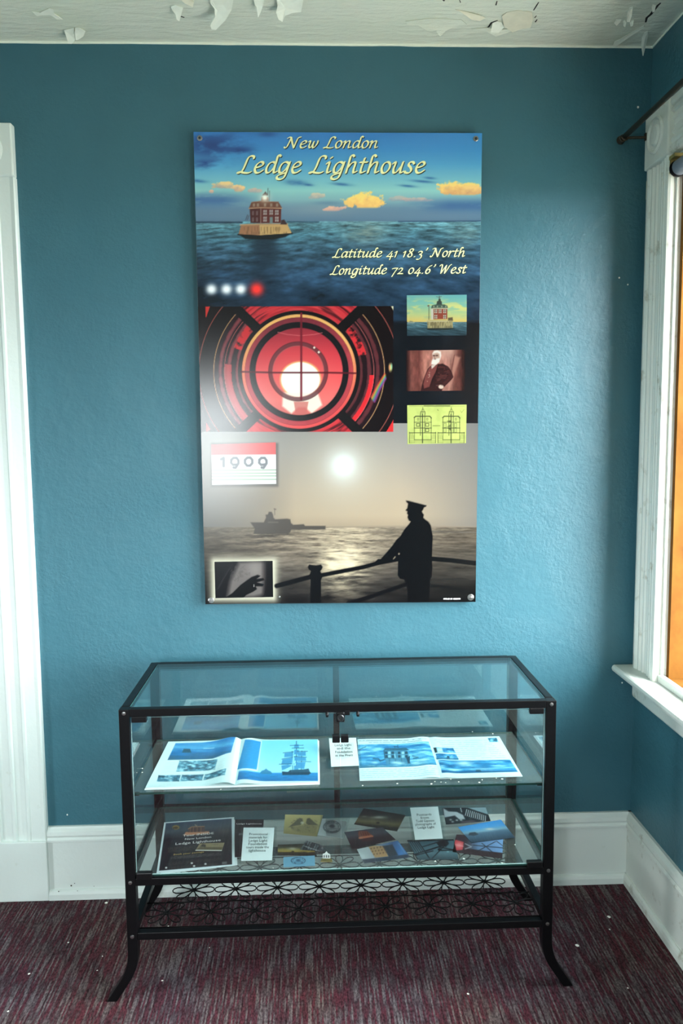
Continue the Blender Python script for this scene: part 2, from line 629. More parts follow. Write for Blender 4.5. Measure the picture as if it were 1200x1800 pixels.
def sheet(name, corners, paint, parent=None, thick=0.0004, res=1.0, mt=None, k=1.0, warp=None, under=None, origin=None):
    """thin printed sheet: a fine grid whose vertices carry the printed colour, with edges and an underside"""
    mt = mt or M['page']
    cp = [np.asarray(p, float) for p in corners]
    pc = [proj(p) for p in cp]
    wpx = max(math.hypot(pc[1][0] - pc[0][0], pc[1][1] - pc[0][1]), math.hypot(pc[2][0] - pc[3][0], pc[2][1] - pc[3][1]))
    hpx = max(math.hypot(pc[3][0] - pc[0][0], pc[3][1] - pc[0][1]), math.hypot(pc[2][0] - pc[1][0], pc[2][1] - pc[1][1]))
    nu = max(4, int(wpx / res) + 1); nv = max(4, int(hpx / res) + 1)
    G = quad_pts(cp, nu, nv)
    nrm = np.cross(cp[1] - cp[0], cp[0] - cp[3]); nrm = nrm / np.linalg.norm(nrm)
    flat = G.reshape(-1, 3)
    X, Y = proj(flat)
    if warp is not None:
        U = np.tile(np.linspace(0, 1, nu)[None, :], (nv, 1)); V = np.tile(np.linspace(0, 1, nv)[:, None], (1, nu))
        G = G + warp(U, V)[..., None] * nrm
    top = G.reshape(-1, 3) + nrm * thick
    ink = Ink(X, Y)
    paint(ink)
    cols = np.clip(srgb(np.clip(ink.C, 0, 1)) * k, 0, .95)
    # border loop for the edge and back
    idx = np.arange(nu * nv).reshape(nv, nu)
    loop = list(idx[0, :]) + list(idx[1:, -1]) + list(idx[-1, -2::-1]) + list(idx[-2:0:-1, 0])
    n = len(top); nl = len(loop)
    low = G.reshape(-1, 3)[loop]
    vs = np.concatenate([top, low])
    q = np.stack([idx[1:, :-1].ravel(), idx[1:, 1:].ravel(), idx[:-1, 1:].ravel(), idx[:-1, :-1].ravel()], 1)
    faces = [tuple(r) for r in q.tolist()]
    for i in range(nl):
        j = (i + 1) % nl
        faces.append((int(loop[i]), int(loop[j]), n + j, n + i))
    if warp is None:
        faces.append(tuple(n + i for i in range(nl)))
    if parent is not None:
        off = np.array(wloc(parent)); loc = (0, 0, 0)
    else:
        c0 = vs.mean(0); loc = (c0[0], c0[1], vs[:, 2].min()) if origin is None else origin
        off = np.array(loc)
    me = bpy.data.meshes.new(name)
    me.from_pydata((vs - off).tolist(), [], faces)
    at = me.color_attributes.new('ink', 'FLOAT_COLOR', 'POINT')
    ca = np.ones((len(vs), 4), np.float32)
    ca[:n, :3] = cols
    ca[n:, :3] = cols[loop]
    at.data.foreach_set('color', ca.ravel())
    me.materials.append(mt)
    me.update()
    o = bpy.data.objects.new(name, me)
    COL.objects.link(o)
    o.location = loc
    o.parent = parent
    return o


def text_polys(body, size=1.0, align='CENTER', spacing=1.0):
    """built-in font text -> (verts, faces) in its own plane"""
    cu = bpy.data.curves.new('lettering', 'FONT')
    cu.body = body; cu.size = size; cu.align_x = align
    cu.space_line = spacing
    cu.resolution_u = 2
    ob = bpy.data.objects.new('lettering', cu)
    COL.objects.link(ob)
    dg = bpy.context.evaluated_depsgraph_get()
    ev = ob.evaluated_get(dg)
    me = ev.to_mesh()
    vs = [tuple(v.co)[:2] for v in me.vertices]
    fs = [tuple(p.vertices) for p in me.polygons]
    ev.to_mesh_clear()
    bpy.data.objects.remove(ob, do_unlink=True)
    bpy.data.curves.remove(cu)
    return vs, fs


def text_on(name, lines, corners, mt, parent, lift=0.0006):
    """lines: (text, u centre, v baseline, height in v) on a sheet with corners TL,TR,BR,BL"""
    TL, TR, BR, BL = [np.asarray(p, float) for p in corners]
    nrm = np.cross(TR - TL, TL - BL); nrm = nrm / np.linalg.norm(nrm)
    W = np.linalg.norm(TR - TL); H = np.linalg.norm(BL - TL)
    mb = MB()
    for (t, u0, v0, h, wmax) in lines:
        vs, fs = text_polys(t)
        if not vs: continue
        a = np.array(vs)
        w = a[:, 0].max() - a[:, 0].min()
        sy = h / 0.7
        sx = sy * H / W
        if wmax and w * sx > wmax: sx = wmax / w
        if wmax and wmax < 0: sx = -wmax / w
        mid = (a[:, 0].max() + a[:, 0].min()) / 2
        P = []
        for x, y in vs:
            u = u0 + (x - mid) * sx; v = v0 - y * sy
            P.append((TL * (1 - u) + TR * u) * (1 - v) + (BL * (1 - u) + BR * u) * v + nrm * lift)
        mb.add(P, fs)
    return mb.build(name, mt, parent, fix=False)


# ------------------------------------------------------------------ room shell
mb = MB()
mb.box((XL - WT, YR - WT, -0.1), (XC + WT, WT, 0.0))
floor = mb.build('floor', M['carpet'])
tag(floor, 'maroon and grey striped loop carpet', 'floor', kind='structure')

mb = MB()
mb.box((XL - WT, YR - WT, ZC), (XC + WT, WT, ZC + 0.1))
ceiling = mb.build('ceiling', M['ceiling'])
tag(ceiling, 'off-white plaster ceiling with peeling paint', 'ceiling', kind='structure')

# back wall with the door opening
DX1, DX0, DZ = -0.722, -1.54, 2.385
mb = MB()
mb.box((DX1, 0, 0), (XC + WT, WT, ZC))
mb.box((DX0, 0, DZ), (DX1, WT, ZC))
mb.box((XL - WT, 0, 0), (DX0, WT, ZC))
wall_back = mb.build('wall_back', M['wall'])
tag(wall_back, 'teal painted plaster wall behind the poster', 'wall', kind='structure')


def wall_with_windows(name, wins, label):
    mb = MB()
    ys = sorted(wins, key=lambda w: w[0])
    y = YR
    for (a, b, z0, z1) in ys:
        mb.box((XC, y, 0), (XC + WT, a, ZC))
        mb.box((XC, a, 0), (XC + WT, b, z0))
        mb.box((XC, a, z1), (XC + WT, b, ZC))
        y = b
    mb.box((XC, y, 0), (XC + WT, 0, ZC))
    return tag(mb.build(name, M['wall']), label, 'wall', kind='structure')


wall_right = wall_with_windows('wall_right', [WIN1, ADDED_WIN3], 'teal painted wall with the window on the right')
mb = MB()
mb.box((XL - WT, YR, 0), (XL, ADDED_WIN4[0], ZC)); mb.box((XL - WT, ADDED_WIN4[1], 0), (XL, 0, ZC))
mb.box((XL - WT, ADDED_WIN4[0], 0), (XL, ADDED_WIN4[1], ADDED_WIN4[2])); mb.box((XL - WT, ADDED_WIN4[0], ADDED_WIN4[3]), (XL, ADDED_WIN4[1], ZC))
tag(mb.build('wall_left', M['plaster']), 'teal wall on the left side of the room', 'wall', kind='structure')
mb = MB()
mb.box((XL - WT, YR - WT, 0), (ADDED_WIN2[0], YR, ZC)); mb.box((ADDED_WIN2[1], YR - WT, 0), (XC + WT, YR, ZC))
mb.box((ADDED_WIN2[0], YR - WT, 0), (ADDED_WIN2[1], YR, ADDED_WIN2[2])); mb.box((ADDED_WIN2[0], YR - WT, ADDED_WIN2[3]), (ADDED_WIN2[1], YR, ZC))
tag(mb.build('wall_front', M['plaster']), 'teal wall behind the viewer with an added window', 'wall', kind='structure')

# --- ceiling paint details (parts of the ceiling)
def jag_strip(name, a, b, axis, seed):
    rs = np.random.RandomState(seed)
    n = 150
    mb_ = MB(); vs = []; fs = []
    t = np.linspace(a, b, n)
    d = 0.0045 + 0.003 * fbm(t * 6, t * 0, seed) + 0.004 * np.maximum(0, rs.rand(n) - 0.8)
    for i in range(n):
        for (off, z) in ((0.0, ZC), (0.0016, ZC), (0.0016, ZC - d[i]), (0.0, ZC - d[i])):
            vs.append((t[i], -off, z) if axis == 'x' else (XC - off, t[i], z))
    for i in range(n - 1):
        for k in range(4):
            fs.append((4 * i + k, 4 * i + (k + 1) % 4, 4 * i + 4 + (k + 1) % 4, 4 * i + 4 + k))
    mb_.add(vs, fs)
    return mb_.build(name, M['flake'], ceiling)


jag_strip('paint_edge', XL, XC, 'x', 4)
jag_strip('paint_edge', -2.4, 0, 'y', 9)


def flake(pts, mt, hang=0.01, curl=0.0, name='paint_flake', hinge=None, flip=False):
    """a curled paint flake hanging under the ceiling: outline in photo pixels, free edge drops by hang"""
    W = np.array([onz(x, y, ZC - 0.002) for x, y in pts])
    c = W.mean(0)
    # the free edge is the one nearest the back wall (lower in the photo)
    yv = W[:, 1]
    t = (yv - yv.min()) / max(1e-6, yv.max() - yv.min())
    if flip: t = 1 - t
    mb_ = MB()
    rings = []
    for s_ in (1.0, 0.66, 0.33):
        R_ = c + (W - c) * s_
        tt = 0.5 + (t - 0.5) * s_
        R_[:, 2] = ZC - 0.002 - hang * tt ** 2
        rings.append(R_)
    n = len(W)
    bot = np.concatenate(rings); cz = c.copy(); cz[2] = ZC - 0.002 - hang * 0.25
    topv = bot + np.array([0, 0, 0.0012])
    vs = list(bot) + [cz] + list(topv) + [cz + np.array([0, 0, 0.0012])]
    m_ = len(bot) + 1
    fs = []
    for base in (0, m_):
        for r_ in range(2):
            for i in range(n):
                j = (i + 1) % n
                fs.append((base + r_ * n + i, base + r_ * n + j, base + (r_ + 1) * n + j, base + (r_ + 1) * n + i))
        for i in range(n):
            fs.append((base + 2 * n + i, base + 2 * n + (i + 1) % n, base + 3 * n))
    for i in range(n):
        j = (i + 1) % n
        fs.append((i, j, m_ + j, m_ + i))
    mb_.add(vs, fs)
    return mb_.build(name, mt, ceiling)


FL = M['flake']; FT = M['flake_tan']
A0 = (0, 0, 4.0); A1 = (290, 0, 4.444); A2 = (680, 0, 4.2857); A3 = (980, 0, 5.4545)
flake(zp(*A0, [(450, 210), (520, 197), (520, 225), (527, 246), (500, 256), (478, 255), (465, 235)]), FL, 0.022)
flake(zp(*A0, [(528, 196), (560, 198), (600, 215), (585, 233), (545, 243), (531, 243), (524, 222)]), FL, 0.016)
flake(zp(*A1, [(45, 52), (75, 40), (140, 58), (128, 85), (110, 110), (88, 104), (82, 88), (52, 66)]), FL, 0.02)
flake(zp(*A1, [(340, -40), (350, 10), (385, 45), (390, 82), (352, 118), (360, 132), (395, 135), (470, 98), (520, 50), (540, -40)]), FL, 0.035)
flake(zp(*A1, [(685, -20), (700, 20), (715, 32), (725, 66), (745, 50), (762, 28), (780, -20)]), FL, 0.025)
flake(zp(*A1, [(862, -30), (880, 25), (866, 52), (885, 78), (915, 86), (935, 66), (990, 56), (1062, 52), (1085, -30)]), FL, 0.03)
flake(zp(*A1, [(100, -20), (150, 8), (215, 22), (225, 6), (190, -20)]), FT, 0.012)
flake(zp(*A2, [(140, 160), (160, 182), (230, 180), (300, 208), (370, 212), (400, 234), (440, 212), (520, 186), (600, 178), (560, 150), (330, 140)]), M['ceiling'], 0.016)
flake(zp(*A2, [(515, 72), (560, 90), (640, 122), (700, 126), (742, 115), (690, 104), (600, 88)]), FT, 0.012)
flake(zp(*A2, [(865, 120), (885, 180), (945, 208), (1010, 192), (1080, 186), (1100, 140), (1090, 90), (980, 80), (900, 95)]), FT, 0.014)
flake(zp(*A2, [(780, 204), (795, 172), (830, 160), (862, 168), (880, 190), (840, 206)]), FL, 0.016)
flake(zp(*A2, [(640, 218), (740, 226), (820, 246), (930, 230), (950, 214), (860, 222), (760, 210)]), M['ceiling'], 0.012)
flake(zp(*A3, [(528, 400), (545, 372), (600, 355), (720, 300), (825, 246), (834, 262), (730, 320), (605, 382), (550, 408)]), FL, 0.014)
flake(zp(*A3, [(800, 400), (806, 352), (832, 312), (862, 302), (868, 330), (850, 388), (818, 462)]), FL, 0.03)
flake(zp(*A3, [(662, 150), (668, 104), (690, 76), (718, 70), (712, 120), (690, 152)]), FL, 0.018)
flake(zp(*A3, [(540, 205), (560, 184), (610, 186), (600, 200), (565, 214)]), FL, 0.01)
flake(zp(*A3, [(625, 200), (645, 188), (658, 205), (646, 222), (630, 218)]), FL, 0.012)
flake(zp(*A3, [(690, 205), (705, 190), (728, 194), (720, 214), (700, 216)]), FL, 0.012)
flake(zp(*A3, [(900, 60), (912, 44), (940, 52), (930, 76), (908, 80)]), FL, 0.012)
flake(zp(*A0, [(225, 80), (270, 92), (300, 78), (345, 62), (375, 66), (380, 92), (440, 122), (400, 122), (365, 100), (290, 100), (260, 106)]), FL, 0.006)


def crack(pts, w):
    mb_ = MB()
    P = [onz(x, y, ZC - 0.0008) for x, y in pts]
    for i in range(len(P) - 1):
        a, b = Vector(P[i]), Vector(P[i + 1])
        n = (b - a).cross(Vector((0, 0, 1))).normalized()
        wa = w * (0.4 + 0.6 * math.sin(math.pi * (i + 0.3) / len(P))); wb = w * (0.4 + 0.6 * math.sin(math.pi * (i + 1.3) / len(P)))
        q = [a - n * wa, a + n * wa, b + n * wb, b - n * wb]
        mb_.add([tuple(v) for v in q] + [(v.x, v.y, ZC) for v in q], [(0, 1, 2, 3), (4, 5, 6, 7), (0, 1, 5, 4), (2, 3, 7, 6), (1, 2, 6, 5), (0, 3, 7, 4)])
    return mb_.build('plaster_crack', M['crack'], ceiling)


crack(zp(*A3, [(985, 30), (960, 52), (925, 95), (890, 140), (852, 172), (842, 215)]), 0.004)
crack(zp(*A2, [(740, 224), (768, 200), (785, 172), (832, 155)]), 0.0025)
crack(zp(*A2, [(1142, 18), (1128, 40), (1104, 78)]), 0.0018)
crack(zp(*A2, [(1125, 120), (1112, 135)]), 0.0015)
crack(zp(*A2, [(1130, 148), (1116, 168)]), 0.002)
crack(zp(*A2, [(420, 0), (432, 8)]), 0.0025)
crack(zp(*A2, [(828, 10), (820, 40)]), 0.002)
crack(zp(*A1, [(60, 80), (80, 96), (95, 120), (150, 138)]), 0.002)
crack(zp(*A2, [(545, 0), (553, 20)]), 0.0012)

# --- nicks in the wall paint
for (x, y, s_) in ((1121, 188, 3), (1088, 488, 2.2), (1103, 500, 2), (1093, 1200, 2), (118, 1432, 2)):
    P = [ony(x + dx * s_, y + dy * s_, -0.0006) for dx, dy in ((-.4, -.6), (.5, -.5), (.7, .3), (0, .9), (-.6, .4))]
    mb = MB(); n = len(P)
    mb.add([tuple(p) for p in P] + [(p[0], 0.0, p[2]) for p in P], [tuple(range(n))] + [(i, (i + 1) % n, n + (i + 1) % n, n + i) for i in range(n)])
    mb.build('paint_nick', M['chip'], wall_back)

# ------------------------------------------------------------------ trim profiles
def casing_profile(w):
    """moulded casing section across its width: (s, depth)"""
    return [(0, 0), (0, .020), (.004, .026), (.018, .028), (.026, .024), (.030, .019), (.036, .024), (.044, .024), (.048, .017), (.056, .0155), (.060, .0205), (.066, .0205), (.070, .0155), (w / 2 - .004, .015), (w / 2, .0135), (w / 2 + .004, .015),
            (w - .070, .0155), (w - .066, .0205), (w - .060, .0205), (w - .056, .0155), (w - .048, .017), (w - .044, .024), (w - .036, .024), (w - .030, .019), (w - .026, .024), (w - .018, .028), (w - .004, .026), (w, .020), (w, 0)]


CW = 0.166


def door_profile(w):
    return [(0, 0), (0, .020), (.004, .026), (.014, .026), (.018, .018), (.030, .0165), (.050, .020), (.056, .024), (.064, .024), (.068, .0175), (.084, .0165), (.100, .020), (.104, .0245), (.112, .0245),
            (.116, .0215), (.150, .0215), (w - .004, .024), (w, .018), (w, 0)]


# --- door on the back wall (mostly outside the photo's left edge)
door = empty('door_1', ((DX0 + DX1) / 2, 0, 0), 'white painted door in moulded casing left of the poster', 'door', kind='structure')
for x0, x1 in ((DX1, DX1 + CW), (DX0 - CW, DX0)):
    mb = MB(); mb.prism([(x0 + s_, -d) for s_, d in door_profile(CW)], 'z', 0.212, 2.388)
    mb.build('casing', M['trim'], door)
    mb = MB(); mb.box((x0 - .003, -.032, 0), (x1 + .001, 0, .212)); mb.build('plinth_block', M['trim'], door, bevel=.003)
    mb = MB(); mb.box((x0 - .003, -.033, 2.388), (x1 + .001, 0, 2.548))
    cb = mb.build('corner_block', M['trim'], door, bevel=.005)
    cx = (x0 + x1) / 2
    mb = MB(); mb.lathe([(.055, 0.0), (.055, .002), (.049, .006), (.043, .002), (.032, .002), (.026, .008), (.012, .010), (.004, .010)], (cx, -.033, 2.468), (0, -1, 0))
    mb.build('rosette', M['trim'], cb, smooth=False)
mb = MB(); mb.prism([(-d, 2.388 + s_ * .16 / CW) for s_, d in door_profile(CW)], 'x', DX0, DX1); mb.build('head_casing', M['trim'], door)
mb = MB(); mb.box((DX1 - .018, -.002, 0), (DX1, WT, DZ)); mb.box((DX0, -.002, 0), (DX0 + .018, WT, DZ)); mb.box((DX0, -.002, DZ - .018), (DX1, WT, DZ)); mb.build('jamb', M['trim'], door)
mb = MB(); mb.box((DX0 + .022, .05, .012), (DX1 - .026, .09, DZ - .022)); dslab = mb.build('door_slab', M['trim'], door, bevel=.003)
for z0, z1 in ((.22, .95), (1.1, 2.2)):
    for x0, x1 in ((DX0 + .13, (DX0 + DX1) / 2 - .05), ((DX0 + DX1) / 2 + .05, DX1 - .13)):
        mb = MB(); mb.box((x0, .044, z0), (x1, .052, z1)); mb.build('door_panel', M['trim'], dslab, bevel=.006)
mb = MB(); mb.box((DX1 - .0205, .002, .90), (DX1 - .016, .03, 1.0)); mb.build('strike_plate', M['steel'], door, bevel=.001)
mb = MB(); mb.lathe([(.012, 0), (.012, .03), (.026, .035), (.03, .05), (.024, .064), (.008, .068)], (DX1 - .085, .05, .98), (0, -1, 0)); mb.build('door_knob', M['brass'], dslab, smooth=True)

# --- baseboards
BB = [(0, 0), (0, .2534), (-.010, .2534), (-.014, .246), (-.020, .238), (-.022, .226), (-.018, .218), (-.024, .212), (-.024, .206), (-.018, .203), (-.018, .0)]
CAP = [(0, .203), (0, .2534), (-.010, .2534), (-.014, .247), (-.021, .240), (-.023, .227), (-.019, .219), (-.025, .212), (-.025, .205), (-.022, .203)]
BRD = [(0, 0), (0, .203), (-.018, .203), (-.018, 0)]
SHOE = [(-.018, 0), (-.018, .034), (-.022, .034), (-.028, .030), (-.031, .020), (-.031, 0)]
bbk = empty('baseboard_back', (0.4, -.01, 0), 'tall white baseboard along the back wall', 'baseboard', kind='structure')
xs = DX1 + CW + .001
for nm, pf in (('base_cap', CAP), ('base_board', BRD), ('shoe_moulding', SHOE)):
    mb = MB(); mb.prism(pf, 'x', xs, XC); mb.build(nm, M['trim'], bbk)
for (px, py, r_) in ((125, 1557, .0028), (131, 1553, .0016), (103, 1567, .002), (989, 1545, .004), (165, 1558, .0012), (136, 1566, .0014)):
    p = ony(px, py, -.0188 if py < 1560 else -.031)
    mb = MB(); mb.lathe([(r_, 0), (r_ * .8, .0008)], (p[0], -.0181 if py < 1560 else -.0308, p[2]), (0, -1, 0), 10); mb.build('nail_hole', M['hole'], bbk)
bbr = empty('baseboard_right', (XC - .01, -1.5, 0), 'tall scuffed white baseboard under the window wall', 'baseboard', kind='structure')
for nm, pf in (('base_cap', CAP), ('base_board', BRD), ('shoe_moulding', SHOE)):
    mb = MB(); mb.prism([(XC + p, q) for p, q in pf], 'y', YR, 0); mb.build(nm, M['oldtrim'], bbr)
bbl = empty('baseboard_left', (XL + .01, -2.3, 0), 'white baseboard along the left wall', 'baseboard', kind='structure')
mb = MB(); mb.prism([(XL - p, q) for p, q in BB], 'y', YR, 0); mb.build('base_board', M['trim'], bbl)

# ------------------------------------------------------------------ window beside the case
def window_right(name, win, label, detail=True):
    y0, y1, z0, z1 = win
    w = empty(name, (XC, (y0 + y1) / 2, z0 - .12), label, 'window', kind='structure')
    T_ = M['oldtrim']
    zs = 0.785                      # stool top
    zt = 2.402
    for a, b in ((y1 - .003, y1 - .003 + CW), (y0 + .003 - CW, y0 + .003)):
        mb = MB(); mb.prism([(XC - d, a + s_) for s_, d in casing_profile(CW)], 'z', zs, zt); mb.build('side_casing', T_, w)
        mb = MB(); mb.box((XC - .034, a - .002, zt), (XC, b + .002, zt + .165)); blk = mb.build('corner_block', T_, w, bevel=.005)
        mb = MB(); mb.lathe([(.055, 0), (.055, .002), (.049, .007), (.043, .002), (.032, .002), (.026, .008), (.012, .010), (.004, .010)], (XC - .034, (a + b) / 2, zt + .083), (-1, 0, 0)); mb.build('rosette', T_, blk)
    mb = MB(); mb.prism([(XC - d, zt + s_ * .165 / CW) for s_, d in casing_profile(CW)], 'y', y0 + .003, y1 - .005); mb.build('head_casing', T_, w)
    # stool with rounded nose and the apron under it
    nose = [(XC + .06, zs), (XC - .078, zs), (XC - .084, zs - .004), (XC - .087, zs - .012), (XC - .084, zs - .020), (XC - .076, zs - .026), (XC + .06, zs - .026)]
    mb = MB(); mb.prism(nose, 'y', y0 - CW - .025, min(y1 + CW + .025, -.012)); mb.build('window_stool', T_, w, bevel=.002)
    mb = MB(); mb.prism([(XC, zs - .105), (XC - .020, zs - .105), (XC - .024, zs - .098), (XC - .024, zs - .034), (XC - .030, zs - .026), (XC, zs - .026)], 'y', y0 - CW + .005, y1 + CW - .004); mb.build('apron', T_, w)
    # jamb liner
    mb = MB(); mb.box((XC - .004, y1 - .012, zs), (XC + .05, y1, z1)); mb.box((XC - .004, y0, zs), (XC + .05, y0 + .012, z1)); mb.box((XC - .004, y0, z1 - .012), (XC + .05, y1, z1)); mb.build('jamb', T_, w)
    mb = MB(); mb.box((XC - .012, y0 + .004, zs), (XC + .006, y1 - .004, zs + .024)); mb.build('sill_strip', T_, w, bevel=.002)
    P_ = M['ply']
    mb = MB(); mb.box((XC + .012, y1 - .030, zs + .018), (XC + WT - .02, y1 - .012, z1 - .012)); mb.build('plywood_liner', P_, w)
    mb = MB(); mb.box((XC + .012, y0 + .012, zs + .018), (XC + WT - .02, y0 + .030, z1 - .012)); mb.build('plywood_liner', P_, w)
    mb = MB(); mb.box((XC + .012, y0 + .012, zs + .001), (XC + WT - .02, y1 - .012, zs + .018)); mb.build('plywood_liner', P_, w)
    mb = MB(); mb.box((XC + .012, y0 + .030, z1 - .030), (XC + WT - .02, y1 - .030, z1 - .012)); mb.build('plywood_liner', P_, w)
    # sashes
    xs0, xs1 = XC + WT - .05, XC + WT - .015
    zm = (z0 + z1) / 2
    a, b = y0 + .03, y1 - .03
    for lo, hi, xo in ((zs + .018, zm + .02, 0.0), (zm - .02, z1 - .03, .012)):
        mb = MB(); s_ = .045
        mb.box((xs0 + xo, a, lo), (xs1 - .012 + xo, b, lo + s_)); mb.box((xs0 + xo, a, hi - s_ * .8), (xs1 - .012 + xo, b, hi))
        mb.box((xs0 + xo, a, lo), (xs1 - .012 + xo, a + s_, hi)); mb.box((xs0 + xo, b - s_, lo), (xs1 - .012 + xo, b, hi))
        sa = mb.build('sash', M['trim'], w)
        mb = MB(); mb.box((xs0 + .010 + xo, a + s_, lo + s_), (xs0 + .013 + xo, b - s_, hi - s_ * .8)); mb.build('pane', M['pane'], sa)
    return w


w1 = window_right('window_1', WIN1, 'worn white moulded window with plywood liner on the right')
p = onx(1136, 331, XC - .03)
mb = MB(); mb.box((XC - .026, -.052, 2.315), (XC - .002, -.040, 2.375)); mb.build('spacer_block', M['beige'], w1, bevel=.003)
window_right('added_window_3', ADDED_WIN3, 'unseen white moulded window added along the right wall for fill light')  # out of view, added to even out the light on the back wall
# rear window, added out of view to put the glare on the poster
x0, x1, z0, z1 = ADDED_WIN2
w2 = empty('added_window_2', ((x0 + x1) / 2, YR, z0 - .05), 'unseen white sash window added behind the viewer for the poster glare', 'window', kind='structure')
mb = MB()
for a, b in (((x0 - .14, z0), (x0, z1 + .14)), ((x1, z0), (x1 + .14, z1 + .14)), ((x0, z1), (x1, z1 + .14))):
    mb.box((a[0], YR, a[1]), (b[0], YR + .024, b[1]))
mb.build('window_casing', M['trim'], w2)
mb = MB(); mb.box((x0 - .17, YR, z0 - .03), (x1 + .17, YR + .08, z0)); mb.build('window_stool', M['trim'], w2, bevel=.004)
zm = (z0 + z1) / 2
for lo, hi in ((z0, zm + .02), (zm - .02, z1)):
    yo = YR - .14 - (0 if lo == z0 else .03)
    mb = MB(); s_ = .045
    mb.box((x0, yo, lo), (x1, yo + .028, lo + s_)); mb.box((x0, yo, hi - s_), (x1, yo + .028, hi)); mb.box((x0, yo, lo), (x0 + s_, yo + .028, hi)); mb.box((x1 - s_, yo, lo), (x1, yo + .028, hi))
    sa = mb.build('sash', M['trim'], w2)
    mb = MB(); mb.box((x0 + s_, yo + .012, lo + s_), (x1 - s_, yo + .015, hi - s_)); mb.build('pane', M['pane'], sa)

# unseen window added in the left wall as a fill source
y0, y1, z0, z1 = ADDED_WIN4
w4 = empty('added_window_4', (XL, (y0 + y1) / 2, z0 - .05), 'unseen white sash window added in the left wall for fill light', 'window', kind='structure')
mb = MB()
for a, b in (((y0 - .14, z0), (y0, z1 + .14)), ((y1, z0), (y1 + .14, z1 + .14)), ((y0, z1), (y1, z1 + .14))):
    mb.box((XL, a[0], a[1]), (XL + .024, b[0], b[1]))
mb.build('window_casing', M['trim'], w4)
mb = MB(); mb.box((XL, y0 - .17, z0 - .03), (XL + .08, y1 + .17, z0)); mb.build('window_stool', M['trim'], w4, bevel=.004)
zm = (z0 + z1) / 2
for lo, hi in ((z0, zm + .02), (zm - .02, z1)):
    xo = XL - .14 - (0 if lo == z0 else .03)
    mb = MB(); s_ = .045
    mb.box((xo, y0, lo), (xo + .028, y1, lo + s_)); mb.box((xo, y0, hi - s_), (xo + .028, y1, hi)); mb.box((xo, y0, lo), (xo + .028, y0 + s_, hi)); mb.box((xo, y1 - s_, lo), (xo + .028, y1, hi))
    sa = mb.build('sash', M['trim'], w4)
    mb = MB(); mb.box((xo + .012, y0 + s_, lo + s_), (xo + .015, y1 - s_, hi - s_)); mb.build('pane', M['pane'], sa)

# --- curtain rod and roller shade
rod = empty('curtain_rod', (XC - .1, -.6, 2.49), 'dark bronze curtain rod across the top of the window', 'curtain rod')
xr, zr = XC - .101, 2.508
mb = MB(); mb.tube([(xr, -.030, zr), (xr, -1.33, zr)], .0085, 12); mb.build('rod', M['bronze'], rod, smooth=True)
for yy, sg in ((-.030, 1), (-1.33, -1)):
    mb = MB(); mb.lathe([(.0088, -.004), (.0115, -.003), (.0115, .003), (.009, .005), (.013, .010), (.014, .016), (.010, .022), (.004, .024)], (xr, yy, zr), (0, sg, 0), 14); mb.build('finial', M['bronze'], rod, smooth=True)
for yy in (-.052, -1.30):
    mb = MB(); mb.tube([(XC - .034, yy, zr - .004), (xr, yy, zr - .006)], .0045, 8)
    mb.tube([(xr + .012 * math.sin(t), yy, zr - .012 * math.cos(t)) for t in np.linspace(-1.3, 1.3, 7)], .003, 6)
    mb.box((XC - .0385, yy - .005, zr - .014), (XC - .0345, yy + .005, zr + .008)); mb.build('bracket', M['bronze'], rod)
rs = empty('roller_shade', (XC, -.6, 2.35), 'rolled grey window shade in the top of the window', 'window shade')
xr2, zr2 = XC - .012, 2.352
mb = MB(); mb.tube([(xr2, -.238, zr2), (xr2, -.247, zr2), (xr2, -1.09, zr2), (xr2, -1.10, zr2)], [.016, .0225, .0225, .016], 20); mb.build('shade_roll', M['shade'], rs, smooth=True)
mb = MB(); mb.lathe([(.0245, 0), (.0245, .004), (.015, .007)], (xr2, -.236, zr2), (0, 1, 0), 20); mb.build('end_cap', M['blackplastic'], rs)
mb = MB(); mb.box((xr2 - .02, -.232, zr2 - .012), (xr2 + .012, -.224, zr2 + .036)); mb.box((xr2 - .022, -.262, zr2 + .026), (xr2 + .01, -.224, zr2 + .036)); mb.build('bracket', M['brass'], rs)

# ------------------------------------------------------------------ poster
YP = -0.020
PK = 0.62                      # paper white of the print


def pquad(pts, lift=0.0):
    return [ony(x, y, YP - lift) for x, y in pts]


PC = pquad([(340, 232), (847, 234), (835.5, 1058), (361, 1062)])
poster = empty('poster', (0.457, 0, 1.012), 'tall glossy lighthouse poster screwed to the teal wall', 'poster')
mb = MB()
mb.add([tuple(p) for p in PC] + [(p[0], p[1] + .0045, p[2]) for p in PC], [(0, 1, 2, 3), (7, 6, 5, 4), (0, 4, 5, 1), (1, 5, 6, 2), (2, 6, 7, 3), (3, 7, 4, 0)])
mb.build('board', M['board'], poster)


def waves(I, y0, y1, amp, seed, sx=18.0, sy=3.0, grow=2.5):
    t = np.clip((I.Y - y0) / (y1 - y0), 0, 1)
    s_ = 1 + grow * t
    n = fbm((I.X - 600) / (sx * s_) + 40, (I.Y - y0) / (sy * s_), seed, 4) - 0.5
    return n * amp * 2


